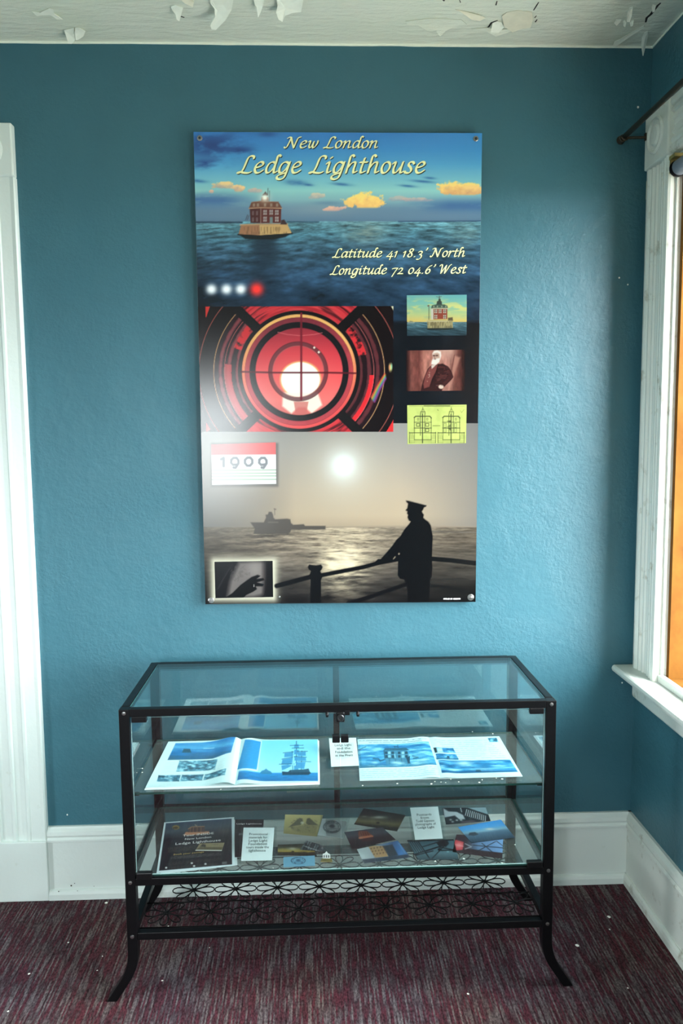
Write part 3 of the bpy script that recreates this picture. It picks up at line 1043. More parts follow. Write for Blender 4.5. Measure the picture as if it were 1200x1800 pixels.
def paint_sea(I):
    X, Y = I.X, I.Y
    sky = I.grad([(232, (52, 122, 196)), (262, (60, 140, 206)), (290, (84, 164, 212)), (315, (118, 188, 208)), (335, (142, 202, 200)),
                  (352, (128, 172, 182)), (366, (98, 132, 156)), (388, (84, 112, 136))], Y)
    I.C = sky
    I.put((70, 160, 215), 0.35 * np.clip((X - 640) / 200, 0, 1) * np.clip((300 - Y) / 60, 0, 1))
    c = fbm(X / 46, Y / 17, 5, 5)
    dk = (34, 66, 128)
    I.put(dk, 0.95 * np.clip((c - 0.42) * 5, 0, 1) * np.exp(-((X - 372) / 52) ** 2 - ((Y - 256) / 22) ** 2))
    I.put(dk, 0.9 * np.clip((c - 0.30) * 4, 0, 1) * np.exp(-((X - 420) / 24) ** 2 - ((Y - 265) / 7) ** 2))
    I.put(dk, 0.9 * np.clip((c - 0.30) * 4, 0, 1) * np.exp(-((X - 362) / 28) ** 2 - ((Y - 288) / 8) ** 2))
    I.put(dk, 0.55 * np.exp(-((X - 470) / 16) ** 2 - ((Y - 236) / 5) ** 2))
    for (x, y, rx, ry) in ((520, 321, 18, 5), (600, 324, 16, 2.5), (743, 319, 20, 2.2), (755, 313, 10, 2), (716, 327, 14, 2), (542, 325, 8, 2), (350, 318, 14, 3)):
        I.put((44, 96, 158), 0.85 * np.exp(-((X - x) / rx) ** 2 - ((Y - y - (X - x) * .08) / ry) ** 2) * np.clip(0.5 + (c - .3) * 3, 0, 1))
    # slate cloud banks above the horizon
    c2 = fbm(X / 60, Y / 11, 9, 5)
    I.put((66, 104, 152), 0.9 * np.clip((c2 - 0.22) * 3, 0, 1) * np.exp(-((Y - 352) / 12) ** 2) * np.clip((462 - X) / 70, 0, 1))
    I.put((60, 100, 146), 0.9 * np.clip((c2 - 0.2) * 3, 0, 1) * np.exp(-((Y - 362) / 13) ** 2) * np.clip((X - 700) / 90, 0, 1))
    I.put((96, 124, 148), 0.55 * np.exp(-((Y - 378) / 10) ** 2))
    I.put((150, 166, 170), 0.4 * np.exp(-((Y - 368) / 10) ** 2 - ((X - 560) / 70) ** 2))
    # sunlit cumulus
    c3 = fbm(X / 9, Y / 6.5, 21, 4)

    def cumulus(x, y, rx, ry, col, shade, a=1.0):
        d = 1 - np.hypot((X - x) / rx, (Y - y) / ry) ** 2
        m_ = np.clip((d + (c3 - 0.5) * 2.3) * 3.0, 0, 1) * np.clip((y + ry * .75 - Y) / 3 + .5, 0, 1)
        cc = np.clip(0.25 + (y + ry * .5 - Y) / (1.6 * ry) + (c3 - .5) * 1.2, 0, 1)[:, None]
        col = np.array(col) / 255.; shade = np.array(shade) / 255.
        al = (a * m_)[:, None]
        I.C = I.C * (1 - al) + (shade * (1 - cc) + col * cc) * al
    cumulus(642, 354, 35, 15, (255, 216, 120), (236, 176, 108))
    cumulus(806, 333, 44, 13, (255, 216, 126), (220, 160, 112))
    cumulus(832, 335, 26, 9, (250, 206, 130), (214, 160, 116))
    cumulus(392, 326, 20, 7, (246, 212, 150), (170, 160, 160))
    cumulus(418, 331, 12, 8, (250, 210, 150), (190, 160, 150))
    cumulus(371, 337, 6, 3.5, (230, 190, 160), (190, 160, 160))
    cumulus(448, 335, 14, 5, (220, 180, 160), (150, 150, 165), .8)
    cumulus(556, 345, 16, 6, (222, 196, 166), (150, 150, 160), .8)
    cumulus(590, 367, 22, 5, (240, 180, 150), (190, 150, 150), .9)
    cumulus(735, 351, 30, 4, (210, 176, 160), (140, 140, 160), .7)
    cumulus(700, 350, 22, 5, (204, 172, 160), (130, 140, 160), .6)
    I.put((84, 120, 150), .5 * np.exp(-((X - 575) / 24) ** 2 - ((Y - 357) / 3.5) ** 2))
    # sea
    sea = np.clip((Y - 388.5) / 1.2, 0, 1)
    seac = I.grad([(388, (86, 130, 142)), (410, (66, 108, 124)), (440, (50, 82, 102)), (480, (38, 62, 84)), (520, (28, 46, 64)), (568, (19, 31, 44))], Y)
    w = waves(I, 388, 568, 0.24, 31, 20, 2.2, 2.6)
    w2 = waves(I, 388, 568, 0.17, 47, 8, 1.3, 2.2)
    seac = seac * (1 + (w + w2) * 2.2)[:, None]
    tan = np.array([150, 142, 116]) / 255.
    g = 0.5 * np.exp(-((X - 642) / 38) ** 2 - ((Y - 408) / 20) ** 2) * np.clip(.5 + w * 4, 0, 1) + 0.35 * np.exp(-((X - 815) / 30) ** 2 - ((Y - 412) / 20) ** 2) * np.clip(.5 + w * 4, 0, 1)
    seac = seac * (1 - g[:, None]) + tan * g[:, None]
    dkm = 0.75 * np.exp(-((X - 466) / (24 + (Y - 420) * .02)) ** 4) * np.clip((Y - 412) / 6, 0, 1) * np.clip((528 - Y) / 90, 0, 1)
    seac = seac * (1 - dkm[:, None]) + np.array([18, 32, 46]) / 255. * dkm[:, None]
    lf = 0.5 * np.exp(-((X - 352) / 30) ** 2) * np.clip((Y - 450) / 60, 0, 1)
    seac = seac * (1 - lf[:, None] * .8)
    I.C = I.C * (1 - sea[:, None]) + seac * sea[:, None]
    I.line([(340, 390.5), (425, 391)], 3, (30, 50, 72), .85)
    I.line([(505, 389.8), (560, 390.4)], 2.2, (36, 62, 84), .8)
    I.line([(700, 389.5), (846, 388.5)], 2.0, (40, 66, 96), .8)
    # lighthouse on its pier
    k = (340, 225, 4.615)
    I.poly(zp(*k, [(358, 860), (800, 850), (745, 885), (640, 905), (420, 900)]), (14, 20, 26), .95, 1.0)
    I.poly(zp(*k, [(385, 790), (535, 785), (537, 872), (365, 862)]), (148, 104, 76))
    I.poly(zp(*k, [(535, 785), (760, 782), (798, 855), (537, 872)]), (186, 150, 98))
    st = np.clip((vnoise(X / 1.6, Y / 9, 3) - .45) * 3, 0, 1)
    I.put((92, 70, 50), .45 * st * np.clip(0.5 - I.sdf(zp(*k, [(385, 800), (760, 800), (795, 855), (366, 862)])), 0, 1))
    I.line(zp(*k, [(380, 787), (535, 781), (762, 780)]), 2.2, (170, 132, 96))
    I.line(zp(*k, [(360, 866), (537, 875), (800, 857)]), 1.8, (20, 22, 26))
    I.poly(zp(*k, [(705, 782), (712, 748), (735, 742), (755, 770), (756, 784)]), (60, 42, 44))
    I.poly(zp(*k, [(455, 648), (545, 645), (545, 772), (462, 770)]), (70, 34, 36))
    I.poly(zp(*k, [(545, 645), (712, 650), (708, 772), (545, 772)]), (86, 40, 38))
    I.poly(zp(*k, [(450, 648), (470, 602), (545, 592), (690, 600), (716, 645), (716, 654), (545, 650), (450, 656)]), (104, 66, 54))
    I.line(zp(*k, [(450, 652), (545, 647), (716, 652)]), 1.5, (190, 150, 120), .9)
    I.line(zp(*k, [(470, 602), (545, 594), (690, 601)]), 1.0, (150, 110, 90), .9)
    for x in (490, 522, 580, 630, 678):
        I.poly(zp(*k, [(x - 9, 638), (x - 9, 612), (x + 9, 612), (x + 9, 638)]), (150, 128, 112), .8)
    I.line(zp(*k, [(545, 650), (545, 772)]), 1.4, (150, 120, 110), .9)
    for x, y in ((580, 685), (630, 684), (676, 685), (580, 740), (676, 740)):
        I.poly(zp(*k, [(x - 14, y + 20), (x - 14, y - 20), (x + 14, y - 20), (x + 14, y + 20)]), (168, 160, 158), .9, .5)
        I.line(zp(*k, [(x, y - 20), (x, y + 20)]), .9, (80, 50, 50), .9)
        I.line(zp(*k, [(x - 14, y), (x + 14, y)]), .9, (80, 50, 50), .9)
    I.poly(zp(*k, [(618, 772), (618, 722), (642, 722), (642, 772)]), (110, 130, 132), .9)
    for x in (482, 515):
        for y in (690, 742):
            I.poly(zp(*k, [(x - 8, y + 18), (x - 8, y - 16), (x + 8, y - 16), (x + 8, y + 18)]), (104, 80, 84), .9, .5)
    I.line(zp(*k, [(424, 745), (438, 705)]), 1.2, (60, 60, 70), .8)
    I.line(zp(*k, [(438, 745), (448, 712)]), 1.2, (60, 60, 70), .8)
    I.poly(zp(*k, [(548, 592), (552, 560), (605, 560), (610, 592)]), (120, 84, 70))
    I.poly(zp(*k, [(556, 548), (570, 530), (583, 515), (596, 530), (606, 548)]), (60, 50, 54))
    I.line(zp(*k, [(604, 490), (602, 540)]), 1.0, (60, 60, 72), .9)
    I.line(zp(*k, [(616, 512), (616, 590)]), 1.0, (70, 66, 78), .8)
    I.blob(465.4, 347.6, 9, 9, (255, 236, 210), .55)
    I.blob(465.2, 347.4, 4.4, 4.4, (255, 252, 240), 1.0, 3)
    # flash sequence: three white, one red
    for x in (371.5, 398, 423):
        I.blob(x, 508.5, 9.5, 9.0, (236, 242, 246), 1.0, 2.6)
    I.blob(451, 508.5, 11.5, 11.5, (250, 52, 46), 1.0, 2.4)
    # fade into the black panel on the right
    I.put((15, 19, 26), np.clip((Y - 562) / 6, 0, 1))
    I.put((18, 22, 28), np.clip((Y - 524) / 14, 0, 1) * np.clip((372 - X) / 14, 0, 1) * .85)


sheet('lighthouse_photo', pquad([(340, 232), (847, 234), (839.6, 750), (353.3, 750)], .0001), paint_sea, poster, .0002, 1.25, M['print'], 1.0)


def paint_black(I):
    I.C[:] = np.array([17, 20, 26]) / 255.
    n = fbm(I.X / 30, I.Y / 30, 61, 3)
    I.put((30, 34, 40), np.clip((n - .5) * 2, 0, .6))


sheet('black_panel', pquad([(688, 568), (842.5, 568), (839.8, 744), (690, 744)], .00035), paint_black, poster, .0002, 3.0, M['print'], PK)


def paint_lens(I):
    X, Y = I.X, I.Y
    cx, cy = 525.5, 653.0
    dx, dy = X - cx, Y - cy
    r = np.hypot(dx, dy); an = np.arctan2(dy, dx)
    n = fbm(X / 9, Y / 9, 71, 4); ns = fbm(r / 3.0, an * 3, 75, 3)
    I.C[:] = np.array([26, 16, 18]) / 255.
    top = np.clip((np.abs(dy) - np.abs(dx) * 1.02) / 6 + .5, 0, 1)
    side = 1 - top
    # upper and lower wedges: bright red with dark streaks
    out = np.clip((r - 106) / 2, 0, 1)
    red = I.grad([(0, (150, 34, 44)), (.5, (212, 54, 62)), (1, (232, 84, 84))], ns)
    a = top * out
    I.C = I.C * (1 - a[:, None]) + red * a[:, None]
    I.put((48, 18, 24), top * out * np.clip((fbm(r / 5, an * 2 + 4, 81, 3) - .60) * 6, 0, .75))
    # side prisms: dull mauve bands
    band = np.clip((np.sin(r * .42) + .3 + (n - .5)) * .9, 0, 1)
    mau = I.grad([(0, (40, 20, 26)), (.6, (104, 46, 56)), (1, (142, 66, 72))], band)
    a = side * out * np.clip((151 - r) / 2, 0, 1) * np.where(dx < 0, .9, .62)
    I.C = I.C * (1 - a[:, None]) + mau * a[:, None]
    lt = (an > .05) & (an < .78) & (r > 124) & (r < 132)
    I.put((226, 44, 52), lt * 1.0)
    lt = (an < -.25) & (an > -.72) & (r > 108) & (r < 122)
    I.put((222, 50, 56), lt * np.clip((n - .3) * 5, 0, 1))
    an2 = np.arctan2(dy, -dx)
    lt = (an2 < -.35) & (an2 > -.75) & (r > 108) & (r < 122)
    I.put((214, 50, 56), lt * np.clip((n - .3) * 5, 0, 1))
    lt = (an2 > -.1) & (an2 < .72) & (r > 119) & (r < 131)
    I.put((196, 70, 74), lt * .85)
    for r0, col, al in ((131.5, (226, 120, 116), .8), (150, (238, 190, 130), .95), (176, (232, 120, 108), .85)):
        I.ring(cx, cy, r0 - .5, r0 + .5, col, al, .6, side)
    I.put((22, 14, 16), side * np.clip((r - 152) / 2, 0, 1) * np.clip((175 - r) / 1, 0, 1))
    I.put((226, 52, 54), ((r > 186) & (an > .25) & (an < .62) & (r < 196)) * .95)
    I.put((226, 60, 54), ((X > 361) & (X < 369 - (Y - 538) * .35) & (dy < -95)) * .95)
    I.put((206, 70, 66), ((r > 186) & (r < 194) & (X > 362) & (an2 > .3) & (an2 < .58)) * .8)
    # diagonal struts
    for sx_, sy_ in ((-1, -1), (1, -1), (1, 1), (-1, 1)):
        I.line([(cx + sx_ * 74, cy + sy_ * 76), (cx + sx_ * 124, cy + sy_ * 124)], 17, (22, 18, 20))
    # concentric rings
    I.ring(cx, cy, 100, 107, (24, 18, 20))
    m_ = np.clip(0.5 - dy / 120, 0, 1)
    rc = np.array([236, 84, 84]) / 255. * (1 - m_[:, None]) + np.array([246, 186, 110]) / 255. * m_[:, None]
    a = np.clip(.5 + (r - 95) / 1.4, 0, 1) * np.clip(.5 - (r - 100.5) / 1.4, 0, 1)
    I.C = I.C * (1 - a[:, None]) + rc * a[:, None]
    mauve = I.grad([(0, (190, 70, 78)), (1, (128, 48, 60))], np.clip(-dy / 95, 0, 1) + (n - .5) * .5)
    a = np.clip(.5 + (r - 86.5) / 1.4, 0, 1) * np.clip(.5 - (r - 95) / 1.4, 0, 1)
    I.C = I.C * (1 - a[:, None]) + mauve * a[:, None]
    I.ring(cx, cy, 76.5, 87, (26, 22, 25))
    disc = np.clip(.5 - (r - 76.5) / 1.4, 0, 1)
    inner = I.grad([(-80, (150, 44, 58)), (-30, (214, 60, 72)), (10, (238, 88, 92)), (50, (236, 120, 116)), (80, (210, 110, 104))], dy)
    I.C = I.C * (1 - disc[:, None]) + inner * disc[:, None]
    # bulb
    I.blob(528, 672, 60, 52, (250, 120, 110), .55 * disc)
    I.ell(528, 667, 36, 32, (255, 214, 130), .95 * disc, 2.0)
    I.ell(528, 667, 34, 30, (255, 252, 244), disc)
    I.poly([(497, 690), (558, 690), (566, 712), (548, 727), (536, 716), (524, 716), (512, 727), (496, 714)], (255, 246, 226), .95 * disc, 2.0)
    I.poly([(516, 706), (542, 706), (538, 730), (520, 730)], (206, 110, 104), .8 * disc, 1.0)
    I.ring(524, 653, 45, 52, (96, 52, 58), .82)
    I.ring(524, 653, 44.4, 45.4, (196, 110, 106), .7)
    I.ring(524, 653, 51.6, 52.6, (60, 24, 30), .8)
    for x, y in ((552, 611), (560, 619)):
        I.poly([(x - 2, y), (x, y - 2.5), (x + 2.5, y), (x, y + 2.5)], (255, 240, 220))
    I.line([(488, 584), (505, 588), (528, 590), (552, 588), (566, 585)], 1.0, (236, 130, 130), .8)
    # cross bars
    I.line([(529.3, 551), (529.3, 702)], 3.8, (120, 30, 44), .92)
    I.line([(424, 653.5), (480, 655), (576, 655), (625, 656)], 3.0, (92, 26, 36), .92)
    # flare of spectral colour on the right prism
    for i, col in enumerate(((220, 60, 60), (230, 180, 70), (110, 190, 110), (90, 130, 200), (160, 70, 150))):
        o = i * 2.2
        I.line([(676 + o * .2, 657 + o), (664 + o * .4, 676 + o), (652 + o * .7, 698 + o)], 2.2, col, .85, 1.2)
    I.blob(686, 646, 3, 7, (240, 240, 150), .9, 3)
    I.blob(684.5, 646, 1.2, 6, (240, 120, 90), .7, 3)
    I.blob(688, 644, 1.2, 5, (120, 210, 190), .7, 3)
    I.poly([(687, 538), (692, 538), (692, 547)], (240, 236, 200))


sheet('lens_photo', pquad([(347.8, 539), (691, 538), (691, 759), (353.5, 759)], .0005), paint_lens, poster, .0002, 1.05, M['print'], PK)


def paint_dusk(I):
    X, Y = I.X, I.Y
    sky = I.grad([(742, (158, 157, 153)), (790, (172, 166, 157)), (860, (192, 176, 154)), (905, (196, 177, 150)), (928, (178, 159, 135))], Y)
    I.C = sky
    I.put((112, 112, 112), .75 * np.clip((X - 700) / 150, 0, 1) ** 1.2)
    I.put((112, 104, 98), .85 * np.clip((520 - X) / 150, 0, 1) * np.clip((Y - 790) / 90, 0, 1))
    I.put((120, 120, 116), .6 * np.clip((520 - X) / 160, 0, 1))
    I.blob(603, 822, 60, 60, (228, 222, 204), .6)
    I.blob(603, 818, 27, 27, (244, 250, 248), .9, 2.2)
    I.blob(603, 818, 17, 17, (250, 255, 255), 1.0, 3.5)
    # water
    sea = np.clip((Y - 926) / 1.2, 0, 1)
    sc = I.grad([(926, (158, 144, 124)), (950, (146, 132, 114)), (985, (116, 106, 94)), (1015, (72, 67, 62)), (1040, (42, 39, 38)), (1062, (26, 24, 25))], Y)
    w = waves(I, 926, 1062, .19, 91, 30, 1.7, 1.6)
    w2 = waves(I, 926, 1062, .15, 97, 10, 1.0, 1.6)
    sc = sc * (1 + (w + w2) * 1.7)[:, None]
    vr = np.clip((X - 640) / 200, 0, 1)
    sc = sc * (1 - .38 * vr[:, None])
    vl = np.clip((500 - X) / 140, 0, 1)
    sc = sc * (1 - .40 * vl[:, None])
    gl = (0.6 * np.exp(-((X - 605) / 60) ** 2) * np.exp(-((Y - 950) / 40) ** 2) + np.exp(-((X - 604) / 40) ** 2 - ((Y - 992) / 26) ** 2) * 1.1 + .5 * np.exp(-((X - 600) / 40) ** 2 - ((Y - 1030) / 26) ** 2)) * np.clip(.55 + (w * 3.0 + w2 * 5.5), 0, 1)
    gl = np.clip(gl, 0, 1)[:, None]
    sc = sc * (1 - gl) + np.array([255, 236, 196]) / 255. * gl
    I.C = I.C * (1 - sea[:, None]) + sc * sea[:, None]
    I.blob(604, 985, 22, 16, (255, 240, 206), .75)
    I.line([(572, 927), (640, 926), (700, 925.5), (838, 926)], 2.0, (150, 136, 118), .7, 1.0)
    I.line([(640, 935), (690, 936)], 1.6, (112, 104, 94), .6, 1.0)
    I.line([(760, 934), (836, 936)], 2.0, (92, 88, 84), .6, 1.0)
    # ship
    k = (350, 760, 4.138)
    sh = (86, 80, 74)
    I.poly(zp(*k, [(372, 655), (470, 655), (486, 620), (482, 600), (500, 596), (506, 578), (526, 578), (536, 596), (540, 620), (552, 632), (640, 628), (662, 632), (668, 660), (684, 672), (760, 668), (770, 680), (918, 680), (918, 706), (668, 708), (660, 730), (640, 738), (395, 738), (404, 700)]), sh, .96, .9)
    I.line(zp(*k, [(548, 560), (550, 600)]), .9, sh, .8)
    I.line(zp(*k, [(545, 556), (556, 560)]), 1.6, sh, .8)
    I.poly(zp(*k, [(500, 650), (575, 650), (575, 658), (500, 658)]), (120, 112, 104), .7)
    rf = np.exp(-((X - 476) / 38) ** 4) * np.clip((Y - 936) / 3, 0, 1) * np.clip((978 - Y) / 40, 0, 1) * np.clip(.35 - w * 5 - w2 * 3, 0, 1)
    I.put((66, 60, 56), rf)
    # inset frames' glow and shadows
    gx = np.maximum(np.maximum(377 - X, X - 480), 0); gy = np.maximum(np.maximum(987 - Y, Y - 1051), 0)
    I.put((236, 232, 206), .95 * np.exp(-((np.hypot(gx, gy)) / 8.5) ** 1.6))
    gx = np.maximum(np.maximum(373 - X, X - 487), 0); gy = np.maximum(np.maximum(781 - Y, Y - 853.5), 0)
    I.put((92, 90, 88), .65 * np.exp(-((np.hypot(gx, gy)) / 2.8) ** 2))
    # railing and keeper in silhouette
    bk = (14, 14, 17)
    I.line([(486, 1030), (547, 1013.5)], 8.0, bk, 1, 1.0)
    I.line([(560, 1012), (640, 996.5), (665, 989.5), (700, 983)], 7.2, bk, 1, .8)
    I.poly(zp(*k, [(790, 978), (800, 962), (850, 968), (885, 962), (898, 978), (890, 998), (880, 1010), (898, 1045), (885, 1075), (886, 1240), (806, 1240), (810, 1075), (800, 1045), (812, 1008), (796, 996)]), bk, 1, .8)
    m8 = (620, 860, 5.217)
    I.line(zp(*m8, [(728, 638), (900, 652), (1135, 680)]), 8.0, bk, 1, .8)
    I.line(zp(*m8, [(-40, 1048), (150, 990), (500, 868)]), 7.0, (18, 17, 20), 1, 1.0)
    I.line(zp(*m8, [(700, 882), (900, 905), (1130, 960)]), 6.0, (18, 18, 20), .8, 1.2)
    man = [(486, 104), (512, 106), (675, 148), (672, 158), (652, 166), (642, 190), (632, 200), (636, 215), (650, 232), (646, 262), (664, 278), (694, 300), (714, 332), (722, 380), (732, 430), (728, 520), (724, 640), (728, 720), (722, 800), (710, 820), (704, 900), (694, 1060), (498, 1060), (500, 930), (486, 860), (472, 828), (432, 820), (412, 790), (414, 650), (356, 652), (300, 668), (200, 680), (212, 656), (232, 640), (256, 640), (300, 590), (360, 520), (400, 462), (436, 430), (470, 372), (520, 312), (530, 296), (512, 286), (500, 256), (506, 236), (496, 222), (500, 204), (482, 192), (498, 176), (506, 132), (490, 116)]
    I.poly(zp(*m8, man), bk, 1, .8)
    I.poly(zp(*m8, [(366, 640), (388, 612), (392, 622), (374, 642)]), (190, 176, 150), .8)
    I.ell(701, 973.5, 1.4, 1.6, (200, 186, 160), .8)
    I.put((20, 19, 20), np.clip((Y - 1046) / 18, 0, 1) * np.clip((X - 700) / 60, 0, 1) * .7)


sheet('harbour_photo', pquad([(352.8, 742), (839.9, 742), (835.5, 1058), (361, 1062)], .0003), paint_dusk, poster, .0002, 1.2, M['print'], .54)


def paint_card(I):
    I.C[:] = np.array([246, 248, 246]) / 255.
    I.poly([(360, 770), (492, 768), (492, 798.8), (360, 800.2)], (222, 96, 96))
    for y in (826, 831.5, 836.5, 842.5):
        I.line([(360, y + .8), (492, y)], 1.8, (128, 160, 128), .9)
    k = (350, 760, 4.138)
    ik = (112, 116, 122)
    I.line(zp(*k, [(160, 196), (178, 186), (178, 246)]), 5.0, ik)
    for x in (258, 462):
        I.line(zp(*k, [(x - 24, 200), (x - 10, 186), (x + 14, 186), (x + 27, 204), (x + 27, 226), (x + 6, 258), (x - 8, 256)]), 4.4, ik)
        I.line(zp(*k, [(x - 24, 200), (x - 26, 222), (x - 12, 236), (x + 14, 234)]), 4.4, ik)
    x = 360
    I.line(zp(*k, [(x - 10, 184), (x + 12, 184), (x + 26, 200), (x + 26, 224), (x + 10, 242), (x - 12, 242), (x - 27, 224), (x - 27, 200), (x - 10, 184)]), 4.4, ik)


sheet('date_card_print', pquad([(371.3, 781.5), (484.5, 777.5), (485.3, 850.5), (372.8, 852.3)], .0006), paint_card, poster, .0002, .8, M['print'], PK)


def paint_arm(I):
    X, Y = I.X, I.Y
    k = (350, 760, 4.138)
    I.C[:] = np.array([20, 18, 21]) / 255.
    n = fbm(X / 4, Y / 4, 101, 4)
    I.poly(zp(*k, [(290, 940), (540, 936), (540, 1010), (490, 1080), (470, 1180), (400, 1200), (300, 1205), (205, 1190), (225, 1080)]), (128, 120, 116), .9, 5)
    I.blob(448, 1000, 14, 16, (160, 152, 146), .55)
    I.put((90, 84, 82), .4 * np.clip((n - .5) * 5, 0, 1) * (np.hypot((X - 422) / 18, (Y - 1008) / 16) < 1))
    I.put((18, 16, 18), np.clip((X - 458) / 12, 0, 1))
    I.poly(zp(*k, [(195, 1200), (240, 1170), (300, 1110), (380, 1052), (425, 1036), (445, 1044), (418, 1066), (466, 1060), (474, 1074), (420, 1092), (470, 1104), (462, 1120), (410, 1120), (420, 1140), (390, 1160), (340, 1184), (320, 1205)]), (14, 13, 15), 1, 1.0)
    I.line(zp(*k, [(135, 1140), (190, 1040), (240, 960)]), 1.5, (60, 56, 60), .7, 1.5)
    I.line(zp(*k, [(398, 1108), (398, 1122)]), 1.0, (220, 216, 210), .9)


sheet('arm_print', pquad([(376.8, 987.5), (479, 985.8), (480, 1049.5), (378.5, 1051.5)], .0006), paint_arm, poster, .0002, .8, M['print'], PK)
K7 = (700, 510, 6.4267)


def paint_postcard(I):
    X, Y = I.X, I.Y
    I.C = I.grad([(518, (118, 192, 196)), (535, (142, 206, 188)), (552, (196, 216, 150)), (564, (236, 208, 118)), (567, (226, 196, 120))], Y)
    c = fbm(X / 20, Y / 7, 111, 4)
    I.put((240, 232, 140), .9 * np.clip((c - .47) * 6, 0, 1) * np.exp(-((Y - 541) / 13) ** 2))
    I.put((110, 176, 176), .6 * np.clip((c - .56) * 6, 0, 1) * np.exp(-((Y - 553) / 6) ** 2))
    sea = np.clip((Y - 565.5), 0, 1)
    sc = I.grad([(565, (104, 142, 148)), (575, (72, 104, 116)), (591, (40, 60, 70))], Y) * (1 + 2.6 * waves(I, 565, 592, .2, 115, 7, 1.6, 1.0))[:, None]
    I.C = I.C * (1 - sea[:, None]) + sc * sea[:, None]
    I.line(zp(*K7, [(108, 368), (178, 368)]), 1.2, (220, 220, 200), .8)
    I.poly(zp(*K7, [(115, 366), (130, 345), (160, 350), (170, 366)]), (120, 130, 120), .7)
    I.poly(zp(*K7, [(330, 430), (612, 428), (640, 440), (520, 452), (320, 445)]), (40, 44, 40), .85)
    I.poly(zp(*K7, [(322, 340), (612, 340), (616, 426), (330, 430)]), (176, 164, 118))
    st = np.clip((vnoise(X / 1.6, Y / 5, 13) - .45) * 4, 0, 1)
    I.put((96, 88, 62), .55 * st * np.clip(.5 - I.sdf(zp(*K7, [(322, 350), (612, 350), (616, 426), (330, 430)])), 0, 1))
    I.line(zp(*K7, [(318, 345), (345, 352), (540, 352), (614, 340)]), 1.8, (206, 196, 150))
    I.poly(zp(*K7, [(560, 312), (612, 306), (616, 345), (560, 345)]), (108, 96, 70))
    I.poly(zp(*K7, [(366, 212), (396, 204), (396, 330), (372, 335)]), (216, 212, 196))
    I.poly(zp(*K7, [(396, 210), (552, 208), (552, 326), (396, 330)]), (158, 78, 62))
    for x in (422, 470, 522):
        for y in (238, 300):
            if x == 470 and y == 300: continue
            I.poly(zp(*K7, [(x - 16, y + 22), (x - 16, y - 20), (x + 16, y - 20), (x + 16, y + 22)]), (204, 196, 178), .95, .5)
            I.line(zp(*K7, [(x, y - 20), (x, y + 22)]), .8, (110, 90, 76))
            I.line(zp(*K7, [(x - 16, y), (x + 16, y)]), .8, (110, 90, 76))
    I.poly(zp(*K7, [(366, 214), (378, 172), (430, 160), (520, 162), (552, 176), (560, 208)]), (82, 106, 92))
    I.line(zp(*K7, [(364, 212), (420, 206), (560, 208)]), 1.6, (214, 210, 180))
    for x in (400, 440, 490, 535):
        I.poly(zp(*K7, [(x - 8, 196), (x - 8, 176), (x + 8, 176), (x + 8, 196)]), (170, 176, 150), .8, .5)
    I.poly(zp(*K7, [(430, 165), (435, 128), (450, 120), (455, 96), (474, 96), (480, 122), (490, 130), (492, 165)]), (70, 80, 74))
    I.line(zp(*K7, [(462, 66), (462, 100)]), .9, (70, 70, 66)); I.line(zp(*K7, [(430, 74), (462, 82), (484, 72)]), .8, (90, 90, 84), .8)
    I.line(zp(*K7, [(345, 172), (344, 330)]), .9, (90, 86, 76)); I.poly(zp(*K7, [(326, 172), (344, 168), (344, 184), (330, 186)]), (130, 90, 80), .9, .5)


sheet('postcard_print', pquad([(714.7, 519), (820, 518), (819.8, 589.5), (715.2, 590.5)], .0007), paint_postcard, poster, .0002, .7, M['print'], .48)


